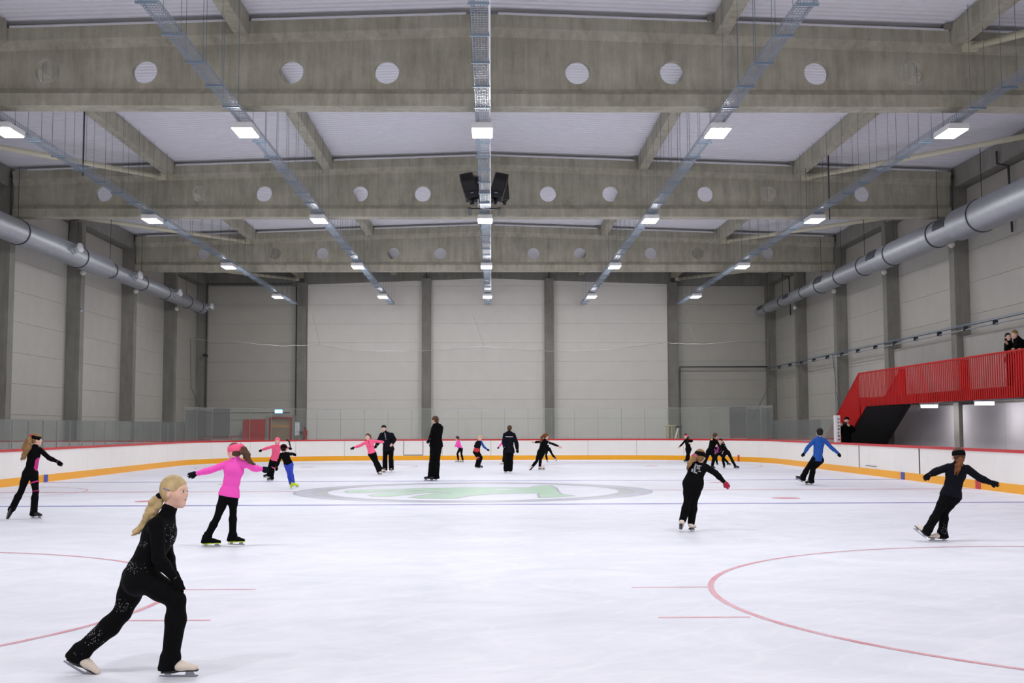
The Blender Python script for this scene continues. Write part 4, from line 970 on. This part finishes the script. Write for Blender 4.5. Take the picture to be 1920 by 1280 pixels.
        if e[0] == 'back':         # flat marks on the back or chest
            for (u0, v0, w0, h0) in e[2]:
                c_ = chest+sdo*u0*s+sp*v0*s; n_ = -frt*e[1]; c_ = c_+n_*(.094*s*fat+jl+.002)
                b = MB(); b.loft([[c_+sdo*w0*s*x+sp*h0*s*y+n_*t for x, y in ((-1, -1), (1, -1), (1, 1), (-1, 1))] for t in (-.012, .004)]); o = b.build('print', e[3], root); o.location = -root.location
        if e[0] == 'gems':
            vt = rt[1] if e[1] == 't' else rj[1]; c_ = at(e[2][0], e[2][1], Y+e[4]); rad = e[3]
            dd = vt-c_; sel = vt[(np.abs(dd[:, 0]) < rad) & (np.abs(dd[:, 2]) < rad*e[5]) & (vt[:, 1] < c_[1])]
            rr = random.Random(7); b = MB(); 
            if len(sel):
                for _ in range(e[6]):
                    p = sel[rr.randrange(len(sel))]; 
                    if rr.random() < np.linalg.norm((p-c_)[[0, 2]]/V(rad, rad*e[5]))-.25: continue
                    r_ = rr.uniform(.0016, .0032)*min(1.6, max(1, Y/12)); n0 = len(b.v); b.v += [tuple(p+V(*d)*r_) for d in ((1, 0, 0), (-1, 0, 0), (0, 1, 0), (0, -1.2, 0), (0, 0, 1), (0, 0, -1))]
                    b.f += [(n0, n0+2, n0+4), (n0+2, n0+1, n0+4), (n0+1, n0+3, n0+4), (n0+3, n0, n0+4), (n0+2, n0, n0+5), (n0+1, n0+2, n0+5), (n0+3, n0+1, n0+5), (n0, n0+3, n0+5)]
                o = b.build('rhinestones', M_gem, root); o.location = -root.location; o['kind'] = 'stuff'
    return root, W

def px(o, sc_, pts):                  # crop coordinates to picture coordinates
    return {k: (o[0]+v[0]/sc_, o[1]+v[1]/sc_, *(v[2:] if len(v) > 2 else ())) for k, v in pts.items()}
def pl(o, sc_, pts): return [(o[0]+v[0]/sc_, o[1]+v[1]/sc_, *(v[2:] if len(v) > 2 else ())) for v in pts]

# girl in the foreground, gliding to the right
o_, c_ = (80, 860), 3.0475
person('girl in black rhinestone skating suit with blonde ponytail, bending forward in the left foreground', 7.76,
    px(o_, c_, dict(hd=(752, 180), nk=(716, 312), sha=(655, 365, -.13), shb=(712, 350, .13), ela=(662, 560, -.15), wra=(752, 672, -.10), haa=(800, 768, -.08), elb=(706, 520, .17), wrb=(745, 640, .10), hab=(782, 720, .08),
        hpa=(535, 668, .07), hpb=(580, 672, -.07), kna=(455, 872, .09), ana=(222, 1090, .10), toa=(300, 1205, .10), knb=(765, 800, -.08), anb=(730, 1130, -.06), tob=(868, 1178, -.06))),
    lift='a', st=1.42, hh=.205, front=0.1, fyaw=101, fpitch=-3, clip=True, head_tilt=(.12, 0, 1), hair=H_blond, tail=dict(pts=pl(o_, c_, [(682, 205), (650, 255), (610, 320), (570, 385), (530, 425)]), r=[.024, .046, .046, .034, .009], n=14), scrunch=M_navyf,
    fat=1.2, af=1.08, jl=.008, tl=.006, flare=.006, sock='over', vox=.0055, hem=None,
    extras=(('gems', 'j', (80+590/c_, 860+590/c_), .08, 0.1, .40, 130), ('gems', 't', (80+590/c_, 860+600/c_), .08, 0.1, .40, 150), ('gems', 't', (80+480/c_, 860+825/c_), .055, .12, .9, 90), ('gems', 't', (80+320/c_, 860+990/c_), .08, .15, .8, 220),
            ('gems', 'j', (80+745/c_, 860+430/c_), .055, .05, 1.3, 110), ('gems', 'j', (80+615/c_, 860+480/c_), .05, .0, .5, 40), ('gems', 't', (80+230/c_, 860+1095/c_), .04, .15, .6, 25)))
# girl at the left edge
o_, c_ = (0, 790), 6.4
person('girl in black with magenta leg stripes and long hair at the far left edge', 21.3,
    px(o_, c_, dict(hd=(438, 165), nk=(425, 245), sha=(372, 272, .05), shb=(478, 285, -.02), ela=(385, 400, .22), wra=(420, 470, .35), haa=(450, 500, .42), elb=(590, 385, -.05), wrb=(692, 428, -.08), hab=(748, 470, -.08),
        hpa=(325, 570), hpb=(405, 575), kna=(255, 785, -.03), ana=(150, 990, -.05), toa=(108, 1085, -.02), knb=(430, 790), anb=(408, 1020), tob=(470, 1085, -.05))),
    lift='a', st=1.48, hh=.215, front=-1, fyaw=62, hair=H_lbrown, tail=dict(pts=pl(o_, c_, [(385, 160, -.02), (350, 240, -.08), (320, 330, -.10), (290, 410, -.08), (268, 462, -.08)]), r=[.03, .075, .070, .05, .012], n=8), scrunch=M_redf, band=M_blackf,
    boots=M_bootb, flare=.010, hem=-.05, extras=(('side', 1, M_mag), ('limb', 'hpb', 'knb', .42, .50, (.093, .09), M_mag, None, (0, 0, .5)), ('limb', 'hpb', 'knb', .93, .97, (.078, .074), M_mag), ('limb', 'knb', 'anb', .33, .39, (.068, .066), M_mag), ('limb', 'knb', 'anb', .92, 1.0, (.070, .070), M_mag), ('limb', 'kna', 'ana', .86, .96, (.066, .068), M_mag)))
# hot pink girl
o_, c_ = (340, 810), 5.817
person('girl in hot pink top and headband with brown ponytail, arms stretched wide', 16.1,
    px(o_, c_, dict(hd=(578, 196), nk=(598, 275), sha=(492, 335), shb=(702, 325), ela=(318, 400, -.03), wra=(165, 437, -.04), haa=(62, 462, -.04), elb=(790, 378, .08), wrb=(880, 388, .14), hab=(934, 392, .18),
        hpa=(480, 668), hpb=(562, 672), kna=(388, 925, -.05), ana=(282, 1128, -.04), toa=(408, 1182, -.04), knb=(565, 850, .05), anb=(560, 1108, .04), tob=(648, 1162, .0))),
    fat=.96, st=1.50, hh=.225, front=-1, fyaw=-62, hair=H_brown, tail=dict(pts=pl(o_, c_, [(642, 142, .0), (685, 200, -.03), (712, 265, -.05), (755, 320, -.05), (800, 352, -.05)]), r=[.03, .055, .05, .035, .008], n=9), scrunch=M_coral, band=M_coral, bandw=.24,
    jacket=M_pink, gloves=M_navyf, boots=M_blackf, sole=M_lime, jl=.012, tl=.003, flare=.0, sock='over', hem=-.02, extras=(('patch', 'knb', 'anb', -.04, .12, 1, M_mag), ('patch', 'knb', 'anb', .26, .40, 1, M_mag)))
# balaclava girl and blue leggings girl
person('child in coral pink balaclava and jacket facing the camera, behind the girl in blue leggings', 36.0,
    px(o_, c_, dict(hd=(1047, 66), nk=(1045, 115), sha=(1005, 125), shb=(1092, 125), ela=(935, 143), wra=(878, 163), haa=(842, 180), elb=(1135, 135), wrb=(1172, 142), hab=(1205, 152),
        hpa=(992, 272), hpb=(1040, 272), kna=(962, 350, -.08), ana=(952, 420, .1), toa=(925, 465, .05), knb=(1000, 365), anb=(985, 455), tob=(955, 492, -.08))),
    st=1.38, hh=.215, front=1, fyaw=180, balaclava=M_coral, jacket=M_coral, gloves=M_blackf, boots=M_bootb, flare=.012, jl=.014, hem=-.03, extras=(('limb', 'hpb', 'knb', .82, 1.0, (.072, .066), M_coral),))
person('girl in black top, royal blue leggings and lime skates with a dark braid', 31.4,
    px(o_, c_, dict(hd=(1120, 102), nk=(1120, 150), sha=(1090, 168), shb=(1165, 160), ela=(1068, 235), wra=(1042, 308), haa=(1035, 345), elb=(1198, 165, .1), wrb=(1218, 160, .2), hab=(1250, 178, .2),
        hpa=(1152, 282), hpb=(1192, 282), kna=(1172, 375), ana=(1196, 490), toa=(1198, 548, -.07), knb=(1200, 365, -.05), anb=(1222, 470, -.08), tob=(1268, 505, -.08))),
    lift='b', st=1.36, hh=.225, front=-1, fyaw=15, hair=H_dark, tail=dict(pts=pl(o_, c_, [(1155, 85), (1172, 105), (1185, 140), (1190, 165)]), r=[.025, .028, .025, .012], n=4), band=M_blackf, trousers=M_blue2, boots=M_lime, sole=M_lime, hem=.0, tl=.004)
# pink jacket girl and coach
o_, c_ = (640, 770), 8.727
person('girl in coral pink zip jacket leaning with both arms stretched sideways', 40.3,
    px(o_, c_, dict(hd=(434, 402), nk=(448, 462), sha=(402, 492), shb=(508, 472), ela=(308, 545), wra=(215, 573), haa=(142, 604), elb=(612, 480), wrb=(700, 488), hab=(745, 492),
        hpa=(475, 690), hpb=(535, 672), kna=(545, 810), ana=(612, 960), toa=(640, 1010, -.08), knb=(580, 800), anb=(640, 925, .05), tob=(688, 958, 0))),
    st=1.45, hh=.225, front=1, fyaw=190, hair=H_brown, tail=dict(pts=pl(o_, c_, [(465, 400, .05), (478, 425, .05), (482, 445, .05)]), r=[.03, .028, .015], n=4), jacket=M_coral, gloves=M_navyf, boots=M_boot, flare=.02, jl=.016, hem=.02,
    extras=(('back', -1, [(0, .0, .006, .14)], M_blackf),))
person('coach in dark jacket and dark trousers facing the camera behind the coral jacket girl', 42.8,
    px(o_, c_, dict(hd=(697, 268), nk=(722, 345), sha=(662, 372), shb=(822, 372), ela=(612, 478), wra=(575, 545, -.1), haa=(545, 580, -.1), elb=(868, 450), wrb=(830, 520, -.12), hab=(800, 560, -.14),
        hpa=(728, 600), hpb=(812, 600), kna=(715, 760), ana=(715, 908), toa=(705, 950, -.12), knb=(812, 760), anb=(818, 905), tob=(815, 950, -.12))),
    st=1.80, hh=.235, front=1, fyaw=195, hair=H_dark, cap=(H_dark, 0), jacket=M_navyf, trousers=M_blackf, bare=(0, 1), boots=mat('tan leather', (150, 122, 108), .5), flare=.025, jl=.035, tl=.018, hem=-.08, hood=True, extras=(('back', -1, [(-.01, .05, .012, .12)], M_silver),))
person('man in black hooded jacket and wide black trousers looking left, centre left', 35.7,
    px(o_, c_, dict(hd=(1538, 160), nk=(1568, 240), sha=(1515, 285), shb=(1625, 285), ela=(1478, 420, -.08), wra=(1452, 470, -.1), haa=(1395, 545, -.1), elb=(1560, 420, .3), wrb=(1500, 480, .32), hab=(1460, 510, .32),
        hpa=(1512, 560), hpb=(1592, 560), kna=(1492, 800), ana=(1475, 1060), toa=(1405, 1100, -.02), knb=(1565, 800), anb=(1540, 1060), tob=(1480, 1105, -.1))),
    st=1.86, hh=.245, front=-1, fyaw=-55, hair=H_brown, jacket=M_blackf, trousers=M_blackf, gloves=M_navyf, boots=M_bootb, flare=.035, jl=.030, tl=.025, hem=-.06, hood=True)
# small skaters of the middle
o_, c_ = (840, 780), 8.0
person('small child in hot pink top and black leggings, skating before the far boards', 54.5,
    px(o_, c_, dict(hd=(140, 322), nk=(148, 358), sha=(135, 378, -.1), shb=(165, 372, .1), ela=(118, 428, -.12), wra=(140, 450, -.12), haa=(155, 458, -.12), elb=(150, 428, .12), wrb=(130, 440, .12), hab=(118, 440, .12),
        hpa=(178, 480, -.05), hpb=(202, 480, .05), kna=(140, 555, -.05), ana=(155, 645, -.05), toa=(128, 668, -.05), knb=(200, 562, .05), anb=(222, 645, .05), tob=(195, 670, .05))),
    st=1.22, hh=.21, front=-.1, fyaw=-60, hair=H_brown, jacket=M_pink, gloves=M_pink, boots=M_boot, hem=.0, extras=(('limb', 'knb', 'anb', .5, .62, (.062, .06), mat('orange fabric', (240, 140, 90), .7)),))
person('fair child in red and blue top with pink striped leggings, crouching with one arm out', 46.6,
    px(o_, c_, dict(hd=(478, 318), nk=(462, 362), sha=(432, 385, -.05), shb=(498, 378, .02), ela=(405, 440, .15), wra=(438, 478, .2), haa=(455, 490, .2), elb=(538, 448, -.03), wrb=(588, 488, -.05), hab=(615, 500, -.05),
        hpa=(402, 528), hpb=(448, 532), kna=(455, 622, .04), ana=(430, 718, .04), toa=(455, 745, -.0), knb=(502, 612, -.05), anb=(462, 720, -.05), tob=(515, 755, -.08))),
    st=1.40, hh=.22, front=1, fyaw=205, hair=hairmat('fair hair', (214, 176, 140)), jacket=M_navyf, gloves=M_navyf, boots=M_bootb, flare=.012, jl=.014, hem=-.02, extras=(('lower', M_redf), ('sleeve', 'b', M_blue), ('limb', 'kna', 'ana', .0, .85, (.066, .056), M_coral), ('limb', 'hpa', 'kna', .3, 1.0, (.078, .066), M_coral)))
person('child in hot pink top mostly hidden behind the coach with the reflective stripe', 51.0,
    px(o_, c_, dict(hd=(862, 322), nk=(868, 352), sha=(828, 372), shb=(905, 372), ela=(790, 415), wra=(762, 455), haa=(742, 478), elb=(930, 430, .1), wrb=(925, 480, .1), hab=(920, 500, .1),
        hpa=(850, 520), hpb=(885, 520), kna=(838, 600), ana=(826, 675), toa=(800, 702, -.06), knb=(890, 600), anb=(892, 675), tob=(880, 700, -.06))),
    st=1.30, hh=.205, front=1, fyaw=190, hair=H_brown, jacket=M_pink, gloves=M_navyf, boots=M_boot, hem=.0, extras=(('limb', 'kna', 'ana', .2, .7, (.06, .055), M_mag),))
person('coach in black jacket with grey reflective stripe seen from behind, arms hanging, mid picture', 41.5,
    px(o_, c_, dict(hd=(924, 188), nk=(918, 248), sha=(858, 282), shb=(980, 282), ela=(838, 385), wra=(848, 470, -.1), haa=(872, 520, -.1), elb=(1026, 405), wrb=(1040, 500), hab=(1046, 545),
        hpa=(880, 515), hpb=(945, 515), kna=(878, 660), ana=(868, 785), toa=(862, 815, .06), knb=(942, 660), anb=(934, 785), tob=(934, 815, .06))),
    st=1.78, hh=.23, front=-1, fyaw=10, hair=H_brown, jacket=M_navyf, trousers=M_blackf, gloves=M_blackf, boots=M_boot, flare=.02, jl=.032, tl=.018, hem=-.08, hood=True,
    extras=(('back', 1, [(0, .03, .125, .014)], M_silver),))
person('woman in black with auburn ponytail and dark patterned sleeves, arms wide in a glide', 44.3,
    px(o_, c_, dict(hd=(1468, 288), nk=(1452, 345), sha=(1402, 372), shb=(1488, 372), ela=(1340, 375), wra=(1298, 380), haa=(1258, 372), elb=(1588, 410), wrb=(1660, 438), hab=(1722, 468),
        hpa=(1372, 530), hpb=(1425, 530), kna=(1330, 660, -.05), ana=(1258, 752, -.05), toa=(1222, 795, -.03), knb=(1385, 640, .05), anb=(1378, 735, .05), tob=(1422, 785, .05))),
    lift='a', st=1.60, hh=.225, front=-1, fyaw=60, hair=H_aub, tail=dict(pts=pl(o_, c_, [(1432, 275, -.03), (1412, 310, -.08), (1398, 360, -.1), (1392, 395, -.1)]), r=[.04, .06, .05, .015], n=5), bare=(1, 1), hem=-.02, boots=M_boot,
    extras=(('limb', 'shb', 'elb', .15, .3, (.056, .054), M_silver), ('limb', 'shb', 'elb', .5, .62, (.054, .052), mat('rose print', (150, 90, 110), .7)), ('limb', 'elb', 'wrb', .1, .22, (.050, .048), M_silver), ('limb', 'sha', 'ela', .4, .55, (.056, .054), mat('rose print', (150, 90, 110), .7))))
person('child in black leggings half hidden behind the woman with the auburn ponytail', 54.2,
    px(o_, c_, dict(hd=(1452, 405), nk=(1470, 425), sha=(1460, 440, -.1), shb=(1500, 430, .1), ela=(1440, 470, -.1), wra=(1432, 500, -.1), haa=(1428, 515, -.1), elb=(1470, 480, .1), wrb=(1450, 510, .1), hab=(1440, 520, .1),
        hpa=(1482, 492, -.05), hpb=(1520, 480, .05), kna=(1472, 575), ana=(1486, 645), toa=(1492, 672, -.06), knb=(1560, 560), anb=(1608, 620), tob=(1618, 650, -.05))),
    lift='b', st=1.20, hh=.20, front=1, fyaw=200, hair=H_dark, boots=M_boot, hem=.0)
# right hand group
o_, c_ = (1240, 780), 5.565
person('girl in black with coral headband and long dark hair, near the far boards', 53.3,
    px(o_, c_, dict(hd=(256, 206), nk=(268, 238), sha=(250, 250), shb=(300, 250), ela=(215, 292), wra=(188, 318), haa=(166, 332), elb=(322, 255, -.05), wrb=(302, 272, -.1), hab=(290, 280, -.12),
        hpa=(268, 342), hpb=(298, 342), kna=(274, 395), ana=(264, 445), toa=(250, 468, -.05), knb=(286, 395), anb=(281, 448), tob=(280, 470, -.08))),
    st=1.45, hh=.225, front=1, fyaw=225, hair=H_dark, tail=dict(pts=pl(o_, c_, [(270, 205, .05), (278, 225, .03), (276, 255, -.1), (272, 280, -.12)]), r=[.05, .055, .045, .015], n=5), band=M_coral, bare=(1, 1), boots=M_bootb, flare=.012, hem=-.02)
person('skater in black with neon yellow shoulder stripes, brown bun, leaning right', 44.3,
    px(o_, c_, dict(hd=(560, 220), nk=(550, 258), sha=(522, 275), shb=(575, 275), ela=(520, 320, .15), wra=(560, 345, .22), haa=(580, 350, .25), elb=(602, 320, .1), wrb=(612, 340, .18), hab=(620, 348, .2),
        hpa=(490, 385), hpb=(532, 388), kna=(470, 455), ana=(440, 528), toa=(455, 548, -.08), knb=(548, 455), anb=(532, 530), tob=(545, 552, -.08))),
    st=1.56, hh=.225, front=-1, fyaw=40, hair=H_brown, boots=M_bootb, hem=-.02, jl=.012, tl=.012,
    extras=(('limb', 'sha', 'nk', .1, .6, (.060, .062), M_lime), ('limb', 'shb', 'elb', .2, 1.0, (.052, .050), M_lime, None)))
person('child with purple top and black leggings, partly hidden between two black-clad skaters', 49.0,
    px(o_, c_, dict(hd=(592, 300), nk=(590, 322), sha=(570, 335, -.05), shb=(612, 335, .05), ela=(562, 370), wra=(575, 395, -.1), haa=(590, 400, -.1), elb=(625, 365), wrb=(640, 385), hab=(650, 392),
        hpa=(580, 395), hpb=(610, 395), kna=(572, 440), ana=(580, 490), toa=(584, 508, -.05), knb=(650, 440), anb=(692, 490), tob=(705, 508, -.05))),
    st=1.25, hh=.20, front=1, fyaw=170, hair=H_dark, jacket=M_purp, boots=M_bootb, hem=.0)
person('girl in black with dark braid bending forward and pushing off, rightmost of the far group', 45.2,
    px(o_, c_, dict(hd=(618, 275), nk=(632, 305), sha=(622, 325, -.12), shb=(655, 318, .12), ela=(612, 360, -.12), wra=(602, 385, -.12), haa=(600, 400, -.12), elb=(640, 360, .12), wrb=(625, 385, .12), hab=(618, 398, .12),
        hpa=(668, 392, -.06), hpb=(698, 390, .06), kna=(642, 450, -.06), ana=(656, 525, -.06), toa=(652, 548, -.12), knb=(732, 458, .06), anb=(768, 525, .06), tob=(790, 542, .03))),
    lift='b', st=1.38, hh=.215, front=1, fyaw=215, hair=H_dark, tail=dict(pts=pl(o_, c_, [(648, 270), (660, 292), (670, 318), (675, 330)]), r=[.03, .035, .03, .012], n=4), boots=M_bootb, hem=-.02,
    extras=(('limb', 'kna', 'ana', .45, .55, (.058, .056), mat('mint fabric', (150, 235, 200), .7)), ('back', -1, [(.0, .0, .05, .012)], mat('mint fabric', (150, 235, 200), .7))))
person('woman in black jumpsuit with silver print on her back, dark headband and crimson glove', 18.0,
    px(o_, c_, dict(hd=(402, 432), nk=(388, 498), sha=(308, 528, .0), shb=(462, 540, 0), ela=(330, 620, .26), wra=(380, 680, .38), haa=(420, 700, .42), elb=(566, 604), wrb=(660, 700), hab=(702, 752),
        hpa=(292, 712), hpb=(372, 715), kna=(275, 910, -.03), ana=(222, 1095, -.03), toa=(205, 1165, .06), knb=(335, 905, .03), anb=(312, 1120, .03), tob=(328, 1170, .10))),
    lift='a', st=1.55, hh=.225, front=-1, fyaw=25, hair=H_lbrown, tail=dict(pts=pl(o_, c_, [(355, 410, -.06), (325, 450, -.10), (300, 500, -.12), (285, 535, -.12)]), r=[.035, .06, .05, .015], n=7), scrunch=M_mag, band=M_blackf,
    gloves=mat('crimson knit', (170, 22, 60), .8, bump=.4, bscale=40), boots=M_boot, hem=.0, fat=1.10, tl=.010,
    extras=(('back', 1, [(-.06, .03, .012, .045), (-.035, .055, .03, .010), (-.02, .02, .012, .03), (.01, .04, .010, .030), (.0, .005, .03, .009), (-.09, -.045, .014, .025), (-.05, -.05, .012, .03), (-.02, -.07, .02, .01), (.02, -.03, .03, .008), (.03, .06, .016, .006)], M_silver),))
# blue jacket
o_, c_ = (1480, 780), 9.144
person('skater in bright blue jacket and black trousers with dark curly hair, arms low and wide', 32.3,
    px(o_, c_, dict(hd=(520, 302), nk=(515, 380), sha=(435, 430), shb=(600, 432), ela=(315, 555), wra=(258, 655), haa=(210, 705), elb=(722, 560), wrb=(838, 655), hab=(888, 722),
        hpa=(430, 762), hpb=(535, 775), kna=(305, 925), ana=(235, 1060), toa=(150, 1075, -.03), knb=(410, 915), anb=(372, 1105), tob=(298, 1138, -.06))),
    lift='a', st=1.62, hh=.25, front=-1, fyaw=0, head_tilt=(.05, 0, 1), hair=H_dark, bun=(1480+500/9.144, 780+290/9.144, -.03), jacket=M_blue, gloves=M_navyf, boots=M_bootb, flare=.02, jl=.016, tl=.012, hem=-.04)
# right foreground girl
o_, c_ = (1700, 820), 6.095
person('girl in dark top and black leggings with auburn ponytail, arms spread at the right', 16.3,
    px(o_, c_, dict(hd=(592, 232), nk=(588, 320), sha=(482, 362), shb=(690, 378), ela=(352, 402), wra=(262, 445), haa=(196, 492), elb=(832, 482), wrb=(960, 536), hab=(1072, 562),
        hpa=(455, 690), hpb=(552, 695), kna=(345, 890, -.02), ana=(248, 1065, -.04), toa=(172, 1082, .02), knb=(432, 875, .03), anb=(408, 1098, .03), tob=(318, 1135, .05))),
    lift='a', st=1.50, hh=.23, front=-1, fyaw=0, head_tilt=(.02, 0, 1), hair=H_brown, tail=dict(pts=pl(o_, c_, [(615, 232, -.09), (608, 280, -.13), (590, 340, -.13), (570, 405, -.11)]), r=[.03, .052, .050, .018], n=9, m=H_aub), band=M_blackf,
    jacket=M_navyf, gloves=M_navyf, flare=.008, hem=-.01, jl=.016, sock='over',
    extras=(('limb', 'hpa', 'hpb', 0, 0.001, (.0, .0), M_silver),) if False else (('gems', 't', (1700+405/6.095, 820+1040/6.095), .05, .05, 1.6, 60),))
# man filming behind the boards
o_, c_ = (1480, 780), 9.144
pm, Wm = person('man in black quilted jacket holding up a phone beside the red stairs', 43.0,
    px(o_, c_, dict(hd=(985, 72), nk=(975, 145), sha=(895, 195), shb=(1060, 195), ela=(830, 262, -.15), wra=(862, 165, -.3), haa=(915, 118, -.33), elb=(1100, 240, -.15), wrb=(1030, 165, -.3), hab=(985, 128, -.33),
        hpa=(925, 520), hpb=(1030, 520), kna=(925, 700), ana=(930, 860), toa=(925, 885, -.15), knb=(1030, 700), anb=(1025, 860), tob=(1025, 885, -.15))),
    st=1.84, hh=.24, front=1, fyaw=192, hair=H_dark, cap=(M_blackf, 0), bare=(1, 1), boots=M_bootb, jl=.04, tl=.012, hem=-.06, ground=-.02, feet=True, shift=False)
ph = (Wm['haa']+Wm['hab'])/2; q = empty('phone', tuple(ph)); tag(q, 'dark phone held up in both hands by the man behind the boards', 'phone')
child_at(MB().box(ph[0]-.08, ph[0]+.08, ph[1]-.03, ph[1]-.02, ph[2]-.035, ph[2]+.045).build('phone_body', M_black), q)
child_at(MB().box(ph[0]+.045, ph[0]+.065, ph[1]-.034, ph[1]-.03, ph[2]+.01, ph[2]+.03).build('lens', M_rod), q)
# pair on the gallery
o_, c_ = (1840, 600), 18.29
GZ = 2.60
def gp(d, Yg): return px(o_, c_, d)
person('woman with long dark hair leaning on the gallery rail, hand at her chin', 32.4,
    gp(dict(hd=(915, 575), nk=(945, 740), sha=(860, 830), shb=(1060, 850, .1), ela=(850, 1010, -.08), wra=(890, 830, -.12), haa=(838, 700, -.14), elb=(1090, 1010, .0), wrb=(990, 1060, -.1), hab=(930, 1075, -.1),
        hpa=(930, 1330, .15), hpb=(1050, 1330, .2), kna=(930, 1900, .15), ana=(930, 2380, .15), toa=(900, 2480, .0), knb=(1050, 1900, .2), anb=(1050, 2380, .2), tob=(1020, 2480, .05)), 32.4),
    st=1.62, hh=.225, front=1, fyaw=185, hair=H_dark, longhair=True, bare=(1, 1), jacket=M_blackf, boots=M_bootb, jl=.02, hem=-.06, ground=GZ, feet=True, shift=False)
person('blond person in black hooded coat on the gallery, leaning towards the dark haired woman', 32.2,
    gp(dict(hd=(1150, 480), nk=(1270, 640), sha=(1190, 720), shb=(1400, 740, .1), ela=(1180, 900, -.08), wra=(1120, 980, -.12), haa=(1060, 1010, -.14), elb=(1440, 930, .0), wrb=(1340, 990, -.1), hab=(1260, 1020, -.1),
        hpa=(1330, 1330, .15), hpb=(1450, 1330, .2), kna=(1330, 1900, .15), ana=(1330, 2380, .15), toa=(1300, 2480, .0), knb=(1450, 1900, .2), anb=(1450, 2380, .2), tob=(1420, 2480, .05)), 32.2),
    st=1.68, hh=.23, front=1, fyaw=240, hair=H_lbrown, bare=(1, 1), jacket=M_blackf, boots=M_bootb, jl=.03, hem=-.06, hood=True, ground=GZ, feet=True, shift=False)
